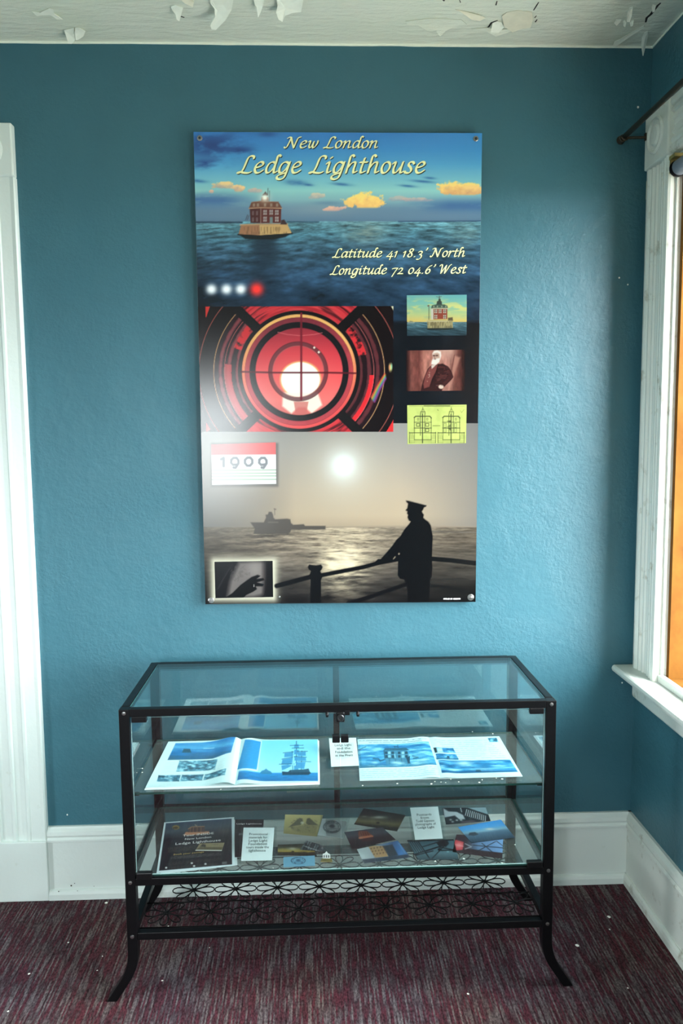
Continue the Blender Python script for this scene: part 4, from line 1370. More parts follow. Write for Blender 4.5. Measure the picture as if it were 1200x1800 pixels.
def paint_portrait(I):
    X, Y = I.X, I.Y
    n = fbm(X / 5, Y / 14, 121, 4)
    I.C = I.grad([(713, (70, 36, 34)), (722, (132, 78, 70)), (736, (112, 62, 56)), (745, (176, 116, 102)), (765, (186, 126, 112)), (790, (178, 124, 112)), (800, (120, 70, 62)), (817, (60, 32, 32))], X) * (0.72 + .56 * n)[:, None]
    I.put((214, 172, 156), .8 * np.clip((X - 758) / 22, 0, 1) * np.clip((806 - X) / 12, 0, 1) * np.clip((640 - Y) / 26, 0, 1))
    I.poly(zp(*K7, [(635, 740), (700, 760), (640, 930), (575, 1130), (560, 1140), (600, 960)]), (206, 150, 132), .7, 2.0)
    I.line(zp(*K7, [(632, 735), (600, 900)]), 1.4, (96, 52, 48), .7)
    coat = (60, 30, 31)
    I.poly(zp(*K7, [(376, 846), (440, 838), (500, 830), (560, 862), (596, 910), (620, 980), (600, 1010), (500, 1110), (490, 1140), (250, 1142), (268, 1060), (290, 990), (330, 890)]), coat, 1, .8)
    n2 = fbm(X / 6, Y / 3.2, 125, 3)
    I.put((108, 62, 58), .6 * np.clip((n2 - .52) * 6, 0, 1) * np.clip(.5 - I.sdf(zp(*K7, [(430, 850), (560, 870), (612, 980), (500, 1090), (420, 1120)])), 0, 1))
    I.poly(zp(*K7, [(380, 850), (450, 840), (430, 910), (380, 1000), (350, 1090), (290, 1110), (282, 1060), (300, 980), (340, 890)]), (134, 72, 68), .95, 1.0)
    I.line(zp(*K7, [(450, 842), (425, 930), (385, 1010), (362, 1080)]), 1.6, (40, 20, 22))
    I.line(zp(*K7, [(340, 958), (352, 950), (352, 980)]), .9, (220, 190, 170), .8)
    for y in (930, 985, 1030): I.ell(*zp(*K7, [(352 - (y - 930) * .25, y)])[0], 1.0, 1.0, (190, 140, 120), .8, .6)
    I.poly(zp(*K7, [(370, 850), (436, 830), (400, 870), (376, 890)]), (226, 210, 196), .95)
    I.ell(*zp(*K7, [(428, 735)])[0], 7.4, 8.4, (206, 172, 154), 1)
    I.poly(zp(*K7, [(384, 720), (400, 688), (440, 680), (478, 694), (484, 740), (470, 790), (462, 720), (440, 706), (404, 712)]), (242, 232, 222), 1, 1.0)
    I.poly(zp(*K7, [(376, 800), (392, 770), (416, 778), (450, 770), (468, 770), (462, 812), (430, 840), (390, 842), (370, 836)]), (244, 236, 226), 1, 1.0)
    I.blob(*zp(*K7, [(400, 742)])[0], 2.2, 1.6, (120, 84, 76), .8); I.blob(*zp(*K7, [(434, 742)])[0], 2.4, 1.6, (120, 84, 76), .8); I.line(zp(*K7, [(390, 726), (410, 724)]), 1.0, (226, 210, 198)); I.line(zp(*K7, [(396, 738), (410, 736)]), 1.2, (70, 44, 40)); I.line(zp(*K7, [(424, 736), (444, 736)]), 1.2, (90, 60, 54))
    I.line(zp(*K7, [(412, 740), (406, 764), (416, 768)]), 1.0, (150, 110, 100))
    I.line(zp(*K7, [(400, 778), (420, 780)]), 1.1, (120, 80, 74))
    I.ell(*zp(*K7, [(482, 1092)])[0], 4.6, 3.6, (232, 208, 190), 1)
    I.poly(zp(*K7, [(560, 870), (600, 930), (616, 985), (520, 1080), (480, 1074), (560, 980)]), (72, 38, 38), .7, 1.2)
    gx = np.minimum(X - 713, 818 - X)
    I.put((26, 14, 15), .7 * np.clip(1 - gx / 9, 0, 1))


sheet('portrait_print', pquad([(713.8, 616.2), (817.5, 614.8), (816.5, 686.5), (714.2, 687.5)], .0007), paint_portrait, poster, .0002, .6, M['print'], .48)


def paint_plan(I):
    X, Y = I.X, I.Y
    I.C[:] = np.array([218, 232, 132]) / 255.
    n = fbm(X / 12, Y / 12, 131, 3)
    I.put((196, 214, 120), np.clip((n - .5) * 2, 0, .6))
    ik = (66, 74, 48)
    L = lambda pts, w=.9, a=.85: I.line(zp(*K7, pts), w, ik, a, .5)
    L([(290, 1308), (580, 1308)], 1.3, .7); L([(120, 1312), (745, 1312)], .6, .35)
    for o in (0, 322):
        L([(272 + o, 1400), (272 + o, 1725)], 1.6, .95)
        L([(252 + o, 1400), (252 + o, 1375), (300 + o, 1375), (300 + o, 1400)], 1.0)
        L([(248 + o, 1400), (248 + o, 1640)], 1.0); L([(298 + o, 1400), (298 + o, 1610)], 1.0)
        L([(255 + o, 1375), (275 + o, 1335), (298 + o, 1375)], .8, .6); L([(275 + o, 1320), (275 + o, 1400)], .8, .6)
        L([(178 + o, 1440), (195 + o, 1425), (355 + o, 1425), (372 + o, 1445)], 1.8)
        L([(180 + o, 1440), (180 + o, 1612)], 1.0); L([(370 + o, 1445), (370 + o, 1612)], 1.0)
        L([(178 + o, 1492), (372 + o, 1492)], .9); L([(178 + o, 1558), (372 + o, 1558)], 1.2)
        L([(124 + o, 1612), (424 + o, 1612)], 1.2); L([(180 + o, 1690), (370 + o, 1690)], 1.0)
        L([(180 + o, 1612), (180 + o, 1690)], .8); L([(370 + o, 1612), (370 + o, 1690)], .8)
        L([(124 + o, 1605), (124 + o, 1725)], .9); L([(420 + o, 1605), (420 + o, 1725)], .9)
        for y in (1650, 1665, 1680, 1700, 1715, 1725): L([(124 + o, y), (180 + o, y)], .7, .45); L([(370 + o, y), (420 + o, y)], .7, .45)
        for y in (1700, 1712, 1724): L([(180 + o, y), (370 + o, y)], .7, .4)
        for x in (140, 160, 390, 405): L([(x + o, 1612), (x + o, 1640)], .7, .5)
    for x, y in ((222, 1522), (325, 1522), (325, 1582)):
        L([(x - 18, y - 16), (x + 18, y - 16), (x + 18, y + 16), (x - 18, y + 16), (x - 18, y - 16)], 1.1)
    for x, y in ((222, 1458), (325, 1458), (648, 1458)): L([(x - 8, y - 10), (x + 8, y - 10), (x + 8, y + 10), (x - 8, y + 10), (x - 8, y - 10)], .8, .6)
    for x in (525, 645):
        for y in (1530, 1585): L([(x - 12, y - 26), (x + 12, y - 26), (x + 12, y + 22), (x - 12, y + 22), (x - 12, y - 26)], .8, .6)
    I.poly(zp(*K7, [(545, 1478), (594, 1470), (594, 1502)]), ik, .7); I.poly(zp(*K7, [(545, 1545), (594, 1512), (594, 1548)]), ik, .55); I.poly(zp(*K7, [(550, 1556), (594, 1552), (594, 1590)]), ik, .7)
    L([(390, 1532), (470, 1532)], .9, .7); L([(700, 1360), (712, 1385), (740, 1350)], .7, .4); L([(442, 1350), (450, 1360)], 1, .6)


sheet('plan_print', pquad([(715.4, 712.3), (819.8, 711.2), (818.8, 779), (716, 780.7)], .0007), paint_plan, poster, .0002, .6, M['print'], .48)

# --- pen lettering: chancery strokes swept with a broad nib
GL = {
    'L': (1.08, [[(1.02, 1.30), (1.0, 1.48), (.80, 1.54), (.60, 1.42), (.50, 1.10), (.42, .60), (.30, .18), (.10, .0), (-.04, .03)], [(-.02, .05), (.2, .10), (.45, .02), (.80, .0), (1.02, .10)]]),
    'e': (.80, [[(.12, .48), (.42, .56), (.66, .74), (.60, .97), (.38, .98), (.14, .70), (.09, .32), (.24, .02), (.50, .04), (.74, .24)]]),
    'd': (.92, [[(.72, .86), (.50, 1.0), (.22, .84), (.08, .42), (.16, .04), (.38, .06), (.62, .40), (.72, .78)], [(1.0, 1.50), (.90, 1.62), (.78, 1.54), (.75, 1.10), (.70, .30), (.76, .02), (.96, .14)]]),
    'g': (.90, [[(.74, .86), (.50, 1.0), (.22, .84), (.08, .42), (.16, .04), (.38, .06), (.62, .40), (.74, .78)], [(.80, 1.0), (.74, .50), (.68, .0), (.58, -.42), (.32, -.58), (.06, -.50), (.04, -.28), (.30, -.12), (.62, .02)]]),
    'i': (.46, [[(.0, .84), (.14, .99), (.20, .86), (.15, .30), (.20, .02), (.42, .14)], [(.24, 1.34), (.32, 1.42)]]),
    'h': (.92, [[(.46, 1.48), (.34, 1.62), (.20, 1.52), (.15, 1.05), (.08, .0)], [(.12, .42), (.34, .84), (.56, .99), (.68, .86), (.64, .36), (.68, .03), (.90, .14)]]),
    't': (.58, [[(.30, 1.34), (.24, .90), (.17, .28), (.24, .01), (.52, .14)], [(.0, .96), (.56, .98)]]),
    'o': (.78, [[(.42, 1.0), (.18, .84), (.07, .42), (.20, .03), (.44, .03), (.66, .34), (.68, .76), (.50, .99), (.36, .97)]]),
    'u': (.94, [[(.0, .84), (.14, .99), (.20, .86), (.13, .34), (.22, .01), (.44, .12), (.68, .60)], [(.78, 1.0), (.70, .36), (.74, .02), (.96, .14)]]),
    's': (.66, [[(.62, .82), (.50, .99), (.26, .96), (.20, .72), (.40, .50), (.50, .24), (.36, .01), (.10, .02), (.0, .14)]]),
    'n': (.94, [[(.0, .84), (.13, .99), (.18, .84), (.08, .0)], [(.12, .42), (.34, .84), (.56, .99), (.68, .86), (.64, .36), (.68, .03), (.90, .14)]]),
    'w': (1.14, [[(.0, .86), (.14, .99), (.20, .84), (.15, .30), (.26, .01), (.44, .20), (.60, .86)], [(.60, .90), (.56, .30), (.66, .01), (.88, .26), (1.04, .72), (1.02, 1.0)]]),
    'a': (.92, [[(.74, .86), (.50, 1.0), (.22, .84), (.08, .42), (.16, .04), (.38, .06), (.62, .40), (.74, .78)], [(.80, 1.0), (.70, .34), (.75, .02), (.96, .14)]]),
    'r': (.66, [[(.0, .84), (.13, .99), (.18, .84), (.08, .0)], [(.12, .44), (.34, .86), (.54, 1.0), (.64, .90)]]),
    'N': (1.44, [[(-.14, .14), (-.04, .0), (.12, .10), (.30, .80), (.40, 1.46)], [(.02, 1.36), (.20, 1.50), (.40, 1.46)], [(.40, 1.46), (.62, .80), (.94, .0)], [(.94, .0), (1.06, .80), (1.20, 1.40), (1.46, 1.52)]]),
    'W': (1.60, [[(-.06, 1.30), (.06, 1.50), (.26, 1.44), (.30, .80), (.30, .0)], [(.30, .0), (.60, .70), (.88, 1.40)], [(.88, 1.40), (.86, .70), (.86, .0)], [(.86, .0), (1.18, .74), (1.36, 1.30), (1.58, 1.52)]]),
    '4': (.96, [[(.62, 1.0), (.30, .46), (.0, .10)], [(.0, .10), (.44, .10), (.90, .12)], [(.66, .62), (.60, .10), (.54, -.46)]]),
    '1': (.52, [[(.02, .78), (.26, 1.0), (.22, .50), (.16, .0)]]),
    '8': (.86, [[(.48, .78), (.22, 1.0), (.30, 1.34), (.56, 1.42), (.72, 1.22), (.56, .90), (.26, .62), (.08, .30), (.22, .02), (.52, .04), (.66, .34), (.48, .78)]]),
    '3': (.80, [[(.10, .84), (.34, 1.0), (.60, .86), (.54, .58), (.30, .44), (.58, .30), (.60, -.10), (.32, -.42), (.02, -.40)]]),
    '7': (.82, [[(.02, .88), (.30, .98), (.78, .98)], [(.78, .98), (.46, .30), (.20, -.46)]]),
    '2': (.82, [[(.08, .78), (.28, 1.0), (.56, .90), (.52, .56), (.26, .22), (.02, .0)], [(.02, .0), (.40, .04), (.76, .02)]]),
    '0': (.84, [[(.42, 1.0), (.16, .84), (.06, .42), (.20, .02), (.48, .03), (.70, .36), (.70, .78), (.50, .99), (.36, .97)]]),
    '6': (.84, [[(.78, 1.42), (.46, 1.20), (.16, .74), (.08, .28), (.24, .01), (.54, .08), (.68, .46), (.54, .74), (.30, .66), (.12, .40)]]),
    '.': (.36, [[(.08, .02), (.15, .08)]]),
    "'": (.40, [[(.34, 1.56), (.34, 1.36), (.22, 1.18)]]),
    ' ': (.50, []),
}


def smooth_path(pts, sub=5):
    p = [np.array(pts[0])] + [np.array(q) for q in pts] + [np.array(pts[-1])]
    out = []
    for i in range(1, len(p) - 2):
        for j in range(sub):
            t = j / sub
            a, b, c, d = p[i - 1], p[i], p[i + 1], p[i + 2]
            out.append(.5 * ((2 * b) + (-a + c) * t + (2 * a - 5 * b + 4 * c - d) * t * t + (-a + 3 * b - 3 * c + d) * t ** 3))
    out.append(p[-2])
    return np.array(out)


def pen_text(body, nib=.115, thin=.045, slant=.20, ang=math.radians(38)):
    """returns 2D verts, faces and total width; x-height = 1"""
    e1 = np.array([math.cos(ang), math.sin(ang)]); e2 = np.array([-e1[1], e1[0]])
    V = []; F = []; Z = []; x = 0.0; ns_ = 0
    for ch in body:
        adv, strokes = GL[ch]
        for st in strokes:
            P = smooth_path(st)
            P = P + np.array([x, 0]); P[:, 0] += P[:, 1] * slant
            T = np.gradient(P, axis=0); T /= (np.linalg.norm(T, axis=1)[:, None] + 1e-9)
            Nn = np.stack([-T[:, 1], T[:, 0]], 1)
            c1 = Nn @ e1; c2 = Nn @ e2
            h = np.sqrt((nib * c1) ** 2 + (thin * c2) ** 2) + 1e-9
            S = (nib * nib * c1 / h)[:, None] * e1 + (thin * thin * c2 / h)[:, None] * e2
            k = len(V); ns_ += 1
            for q_, (a_, s_) in enumerate(zip(P, S)):
                V.append(a_ + s_); V.append(a_ - s_); Z += [(ns_ % 4) * 6e-5 + q_ * 1e-6] * 2
            for i in range(len(P) - 1):
                F.append((k + 2 * i, k + 2 * i + 1, k + 2 * i + 3, k + 2 * i + 2))
            for e_, c in enumerate((P[0], P[-1])):
                k = len(V); Z += [(ns_ % 4) * 6e-5 - 2e-5 * (1 + e_)] * 10
                for t in range(10):
                    q = 2 * math.pi * t / 10
                    V.append(c + e1 * nib * math.cos(q) + e2 * thin * math.sin(q))
                F.append(tuple(range(k, k + 10)))
        x += adv + .12
    return np.array(V), F, np.array(Z)


def pen_line(name, body, px0, px1, ybase0, ybase1, xh):
    """line of lettering between photo pixels px0..px1 with x-height xh (pixels)"""
    V, F, Zs = pen_text(body)
    lo, hi = V[:, 0].min(), V[:, 0].max()
    for nm, mt, dx, dy, lift, grow in (('letter_shadow', M['shadow_ink'], 1.3, 1.6, .0006, 1), (name, M['gold_ink'], 0, 0, .0012, 0)):
        pts = []
        for (vx, vy), zz_ in zip(V, Zs):
            t = (vx - lo) / (hi - lo)
            px = px0 + (px1 - px0) * t + dx; py = ybase0 + (ybase1 - ybase0) * t - vy * xh + dy
            pts.append(tuple(ony(px, py, YP - lift - zz_)))
        mb_ = MB(); mb_.add(pts, F)
        o = mb_.build(nm, mt, poster, fix=False)
    return o


pen_line('lettering', 'New London', 498, 664, 260, 260, 12.6)
pen_line('lettering', 'Ledge Lighthouse', 415, 748, 304, 304, 19.5)
pen_line('lettering', "Latitude 41 18.3' North", 583, 817, 452.5, 451, 10.0)
pen_line('lettering', "Longitude 72 04.6' West", 579, 821, 482.5, 480, 10.0)
# photographer's credit, two or three pixels high in the photo
mb = MB()
for u0, u1 in ((779, 785.5), (786.5, 790), (791, 795), (796.5, 809)):
    q = pquad([(u0, 1051.6), (u1, 1051.5), (u1, 1053.8), (u0, 1053.9)], .0012)
    mb.add([tuple(v) for v in q], [(0, 1, 2, 3)])
mb.build('credit_line', M['white_ink'], poster, fix=False)
for (x, y, r_) in ((351, 243, .0085), (836, 244, .0085), (371, 1055, .010), (827, 1050, .011)):
    c = ony(x, y, YP)
    mb = MB(); mb.lathe([(r_, 0), (r_, .0012), (r_ * .8, .0022), (r_ * .5, .0022)], (c[0], YP - .0004, c[2]), (0, -1, 0), 18)
    ws = mb.build('washer', M['steel'], poster)
    mb = MB(); mb.lathe([(r_ * .5, 0), (r_ * .48, .0016), (r_ * .2, .0026)], (c[0], YP - .0024, c[2]), (0, -1, 0), 12); mb.build('screw_head', M['lockface'] if y < 300 else M['steel'], ws)
    mb = MB(); mb.lathe([(.003, 0), (.003, -YP - .008)], (c[0], -.003, c[2]), (0, -1, 0), 8); mb.build('screw_shaft', M['steel'], poster)
c = ony(491, 1049, YP)
mb = MB(); mb.lathe([(.0035, 0), (.003, .002), (.001, .003)], (c[0], YP - .0004, c[2]), (0, -1, 0), 10); mb.build('pin', M['steel'], poster)

# ------------------------------------------------------------------ display case
X0, X1, YF, YB, ZT = -0.170, 1.027, -0.535, -0.088, 0.846
ZS, ZL = 0.597, 0.3675            # top of the glass shelf, top of the lower glass
PT = 0.029
case = empty('display_case', ((X0 + X1) / 2, (YF + YB) / 2, 0), 'glass display case with black metal frame under the poster', 'display case')
BK = M['black']


def leg_path(x, sgn):
    p = [(x, 0, ZT - .001), (x, 0, .5), (x, 0, .20), (x, 0, .145)]
    for t in np.linspace(0.15, 1, 8):
        a_ = t * math.radians(33)
        p.append((x + sgn * .16 * (1 - math.cos(a_)) , 0, .145 - .16 * math.sin(a_)))
    xe, ze = p[-1][0], p[-1][2]
    p.append((xe + sgn * (ze - .0005) * .66, 0, .0005))
    return p


for x, sg in ((X0 + PT / 2, -1), (X1 - PT / 2, 1)):
    for y in (YF + PT / 2, YB - PT / 2):
        mb = MB()
        lp = leg_path(x, sg)
        vs = [(p[0] + a_ * PT / 2, y + b_ * PT / 2, p[2]) for p in lp for a_, b_ in ((-1, -1), (1, -1), (1, 1), (-1, 1))]
        fs = [(i * 4 + k_, i * 4 + (k_ + 1) % 4, i * 4 + 4 + (k_ + 1) % 4, i * 4 + 4 + k_) for i in range(len(lp) - 1) for k_ in range(4)]
        mb.add(vs, fs + [(3, 2, 1, 0), tuple(len(vs) - 4 + k_ for k_ in range(4))])
        lg = mb.build('leg', BK, case, bevel=.002)
        if y < -.3:
            for z in (ZT - .011, .352, .193):
                mb = MB(); mb.lathe([(.0055, 0), (.005, .002), (.002, .0026)], (x, YF, z), (0, -1, 0), 14); mb.build('screw', M['steel'], lg)
BH = .021
ix0, ix1 = X0 + PT, X1 - PT
for nm, zt in (('top_rail', ZT), ('shelf_rail', .3625), ('bottom_rail', .203)):
    for y in (YF, YB - BH):
        mb = MB(); mb.box((ix0, y, zt - BH), (ix1, y + BH, zt)); mb.build(nm, BK, case, bevel=.0015)
    for x in (X0 + .002, X1 - BH - .002):
        mb = MB(); mb.box((x, YF + PT, zt - BH), (x + BH, YB - PT, zt)); mb.build(nm, BK, case, bevel=.0015)
mb = MB(); mb.box((.421, YB - .020, .3625), (.441, YB - .002, ZT - BH)); mb.build('rear_mullion', BK, case, bevel=.0015)


def pane(name, a, b, thin_axis, mt=None, em=None):
    """glass slab: broad faces clear, rims in the green edge colour"""
    mb_ = MB(); mb_.box(a, b)
    ax = {'x': 0, 'y': 1, 'z': 2}[thin_axis]
    fn = [2, 2, 1, 0, 1, 0]
    mb_.mi = [0 if fn[i] == ax else 1 for i in range(6)]
    return mb_.build(name, [mt or M['glass'], em or M['glass_edge']], case)


pane('top_glass', (ix0 - .004, YF + BH - .001, ZT - .006), (ix1 + .004, YB - BH + .001, ZT - .001), 'z')
pane('back_glass', (ix0, YB - .030, .366), (ix1, YB - .025, ZT - BH), 'y', M['back_glass'])
pane('side_glass', (X0 + .010, YF + PT, .3635), (X0 + .014, YB - PT, ZT - BH), 'x')
pane('side_glass', (X1 - .014, YF + PT, .3635), (X1 - .010, YB - PT, ZT - BH), 'x')
pane('upper_shelf', (X0 + .018, YF + .030, ZS - .006), (X1 - .018, YB - .034, ZS), 'z', M['shelf_glass'])
pane('lower_shelf', (X0 + .018, YF + .012, .3627), (X1 - .018, YB - .033, ZL), 'z', M['shelf_glass'])
dl = pane('glass_door', (ix0 + .003, YF + .004, .372), (.4275, YF + .009, ZT - BH - .004), 'y', em=M['door_edge'])
dr = pane('glass_door', (.4315, YF + .004, .372), (ix1 - .003, YF + .009, ZT - BH - .004), 'y', em=M['door_edge'])
# shelf pegs on the posts
for x, sg in ((ix0, 1), (ix1, -1)):
    for y in (YF + .045, YB - .05):
        mb = MB(); mb.box((x - sg * .012, y - .006, ZS - .013), (x + sg * .010, y + .006, ZS - .0065)); mb.build('shelf_peg', M['blackplastic'], case)
# hinges, lock and catches
for (xa, xb, za, zb, dd) in ((ix0 + .006, ix0 + .046, ZT - BH - .016, ZT - BH + .001, dl), (ix1 - .046, ix1 - .006, ZT - BH - .016, ZT - BH + .001, dr),
                             (ix0 + .003, ix0 + .046, .362, .380, dl), (ix1 - .046, ix1 - .003, .362, .380, dr)):
    mb = MB(); mb.box((xa, YF - .003, za), (xb, YF + .013, zb)); mb.build('hinge', M['blackplastic'], dd, bevel=.002)
mb = MB(); mb.box((.418, YF - .007, .799), (.4425, YF + .004, .828)); lock = mb.build('lock', M['blackplastic'], case, bevel=.004)
mb = MB(); mb.lathe([(.0095, 0), (.0095, .004), (.008, .006), (.006, .006), (.0055, .003), (.001, .003)], (.4305, YF - .007, .813), (0, -1, 0), 20); mb.build('lock_cylinder', M['lockface'], lock)
mb = MB(); mb.box((.4415, YF - .002, .817), (.456, YF + .010, .830)); mb.build('lock_tongue', M['blackplastic'], lock, bevel=.001)
for x in (.394, .478):
    mb = MB(); mb.tube([(x, YF + .006, .828), (x, YF - .002, .821), (x, YF - .004, .814)], [.0045, .0048, .004], 10); mb.build('door_catch', M['blackplastic'], case, smooth=True)
for x0, x1, dd in ((.4075, .4285, dl), (.4310, .4525, dr)):
    mb = MB(); mb.box((x0, YF - .001, .739), (x1, YF + .013, .760)); mb.build('strike_clip', M['blackplastic'], dd, bevel=.002)

# wire flower lattice on the bottom frame: one mesh shared by every flower
fl_mb = MB()
R_ = .0635
for k in range(8):
    a = k * math.pi / 4
    ca, sa = math.cos(a), math.sin(a)
    L_ = R_ * (1.0 if k % 4 == 0 else (0.98 if k % 2 else .92)); wv = .0135 if k % 4 else .0175
    pth = []
    for t in np.linspace(0, 1, 15):
        s_ = t * 2 * math.pi
        along = L_ * (.5 - .5 * math.cos(s_)) + .0
        acr = wv * math.sin(s_) * (.25 + .75 * (.5 - .5 * math.cos(s_)))  * 1.25
        pth.append((along * ca - acr * sa, along * sa + acr * ca, 0))
    fl_mb.tube(pth[:-1], .0017, 6, closed=True)
fl_mb.lathe([(.006, -.003), (.007, 0), (.006, .003)], (0, 0, 0), (0, 0, 1), 10)
tmp = fl_mb.build('wire_flower', M['blackwire'], None, origin=(0, 0, 0), smooth=True)
spots = [(-.080 + .1285 * i, -.427) for i in range(9)] + [(-.018 + .1284 * i, -.313) for i in range(8)] + [(-.080 + .1285 * i, -.194) for i in range(9)]
cl = wloc(case)
for i, (x, y) in enumerate(spots):
    o = tmp if i == 0 else tmp.copy()
    if i: COL.objects.link(o)
    o.parent = case
    o.location = (x - cl[0], y - cl[1], .1925)
# straight wires that carry the flowers and reach the frame
for y in (-.490, -.370, -.253, -.131):
    mb = MB(); mb.tube([(X0 + .022, y, .1888), (X1 - .022, y, .1888)], .0018, 6); mb.build('lattice_wire', M['blackwire'], case, smooth=True)

# ------------------------------------------------------------------ things on the glass shelf
def zq(pts, z):
    return [onz(x, y, z) for x, y in pts]


SK = np.array([0.86, 1.04, 1.04])


def textlines(I, pts, n, col=(150, 168, 172), al=.6, w=.7):
    """n lines of greeked body text between corners TL, TR, BR, BL (pixels)"""
    (a, b), (c, d), (e, f), (g, h) = pts
    for i in range(n):
        t = (i + .5) / n
        p = (a + (g - a) * t, b + (h - b) * t); q = (c + (e - c) * t, d + (f - d) * t)
        m_ = np.clip((vnoise(I.X / 3.0, I.Y / 2.0 + i * 7, i) - .2) * 4, 0.3, 1)
        I.line([p, q], w, col, al * m_, .5)


# open picture book
book = empty('open_book', tuple(onz(412, 1340, ZS)), 'open photo book with a sailing ship page on the glass shelf', 'book')
kl = (250, 1280, 6.667); kr = (410, 1280, 5.217)


def paint_lp(I):
    X, Y = I.X, I.Y
    I.C[:] = np.array([226, 240, 242]) / 255.
    tp = zp(*kl, [(390, 178), (700, 170), (1095, 132), (1040, 325), (830, 365), (295, 375)])
    c = fbm(X / 26, Y / 3, 141, 4)
    m_ = np.clip(.5 - I.sdf(tp) / 1.2, 0, 1)
    cc = I.grad([(1302, (40, 128, 196)), (1315, (92, 172, 220)), (1322, (36, 122, 186)), (1337, (48, 92, 118))], Y + (c - .5) * 14)
    I.C = I.C * (1 - m_[:, None]) + cc * m_[:, None]
    I.poly(zp(*kl, [(465, 290), (485, 245), (560, 245), (575, 288)]), (40, 84, 100), .9)
    I.line(zp(*kl, [(720, 240), (840, 238)]), 1.4, (190, 226, 240), .8)
    for q, s_ in (([(435, 385), (885, 380), (850, 500), (395, 512)], 3), ([(190, 555), (450, 550), (430, 625), (168, 630)], 5), ([(465, 550), (720, 545), (700, 615), (440, 625)], 7), ([(735, 550), (985, 515), (970, 590), (715, 615)], 11)):
        q = zp(*kl, q)
        m_ = np.clip(.5 - I.sdf(q) / 1.0, 0, 1)
        n = fbm(X / 7, Y / 3.2, 150 + s_, 3)
        cc = I.grad([(0.2, (34, 74, 92)), (.5, (84, 142, 168)), (.72, (170, 212, 226))], n)
        I.C = I.C * (1 - m_[:, None]) + cc * m_[:, None]
        I.line([q[0], ((q[0][0] + q[1][0]) / 2, (q[2][1] + q[1][1]) / 2), q[2]], 1.0, (40, 80, 98), .6)
    textlines(I, zp(*kl, [(275, 400), (380, 398), (340, 520), (225, 530)]), 6, (176, 196, 198), .5)
    textlines(I, zp(*kl, [(920, 390), (1040, 375), (1010, 500), (880, 515)]), 6, (176, 196, 198), .5)


def paint_rp(I):
    X, Y = I.X, I.Y
    I.C[:] = np.array([230, 243, 246]) / 255.
    body = zp(*kr, [(105, 118), (770, 105), (776, 486), (35, 490)])
    m_ = np.clip(.5 - I.sdf(body) / 1.2, 0, 1)
    cc = I.grad([(1300, (120, 204, 240)), (1352, (158, 220, 244)), (1358, (158, 220, 244)), (1359.5, (36, 134, 196)), (1374, (28, 112, 176))], Y + (X - 480) * .004)
    cc = cc * (1 + .25 * np.where(Y > 1359, fbm(X / 10, Y / 1.6, 161, 3) - .5, 0))[:, None]
    I.C = I.C * (1 - m_[:, None]) + cc * m_[:, None]
    I.poly(zp(*kr, [(100, 112), (262, 122), (222, 402), (28, 402)]), (232, 244, 246))
    I.poly(zp(*kr, [(108, 122), (254, 130), (214, 390), (36, 388)]), (36, 140, 204))
    for i in range(16):
        t = i / 15
        I.line([(410 + (112 - 70 * t) / 5.217, 1280 + (150 + 225 * t) / 5.217), (410 + (238 - 30 * t) / 5.217, 1280 + (155 + 220 * t) / 5.217)], .6, (120, 196, 230), .45, .5)
    dk = (22, 62, 84); sl = (58, 140, 190)
    I.poly(zp(*kr, [(240, 422), (258, 395), (285, 385), (300, 372), (318, 388), (345, 398), (356, 422)]), (44, 118, 160), .9)
    I.line(zp(*kr, [(578, 122), (578, 395)]), 1.2, dk, .9); I.line(zp(*kr, [(540, 215), (545, 395)]), 1.0, dk, .8); I.line(zp(*kr, [(628, 210), (622, 395)]), 1.0, dk, .8)
    for q in ([(470, 232), (548, 222), (546, 262), (466, 268)], [(560, 200), (600, 200), (604, 240), (556, 242)], [(590, 222), (662, 218), (666, 255), (590, 256)],
              [(450, 290), (552, 270), (550, 330), (438, 336)], [(560, 262), (664, 270), (668, 300), (560, 300)], [(566, 312), (662, 315), (650, 375), (600, 370)],
              [(440, 345), (500, 335), (540, 345), (470, 380), (445, 388)], [(560, 150), (598, 150), (602, 185), (556, 186)], [(556, 345), (600, 345), (596, 385), (556, 386)]):
        I.poly(zp(*kr, q), sl, .92, .6)
    for q in ([(520, 160), (640, 158)], [(538, 185), (645, 184)], [(455, 228), (552, 218)], [(585, 215), (680, 214)], [(445, 285), (560, 265)], [(560, 260), (672, 268)], [(420, 332), (560, 330)], [(590, 305), (710, 310)]):
        I.line(zp(*kr, q), .9, dk, .85, .5)
    I.poly(zp(*kr, [(545, 260), (556, 250), (554, 340), (535, 345)]), (150, 214, 240), .8)
    I.poly(zp(*kr, [(445, 398), (500, 402), (520, 385), (640, 380), (690, 372), (700, 400), (712, 412), (690, 430), (450, 432)]), dk, .97, .6)
    for x in range(530, 700, 14): I.line(zp(*kr, [(x, 385), (x + 6, 402)]), .8, (90, 150, 180), .6, .5)


LPc = zq([(296, 1304), (424, 1301), (413, 1381), (256, 1384)], ZS + .0065)
RPc = zq([(424, 1301), (559, 1300), (560, 1374.5), (413, 1381)], ZS + .0065)
sheet('left_page', LPc, paint_lp, book, .0006, .9, M['page'], SK, warp=lambda U, V: .0105 * np.exp(-((U - .88) / .16) ** 2) - .004 * np.clip((U - .94) / .06, 0, 1))
sheet('right_page', RPc, paint_rp, book, .0006, .9, M['page'], SK, warp=lambda U, V: .0065 * np.exp(-((U - .11) / .13) ** 2) - .001 * np.clip((.05 - U) / .05, 0, 1))
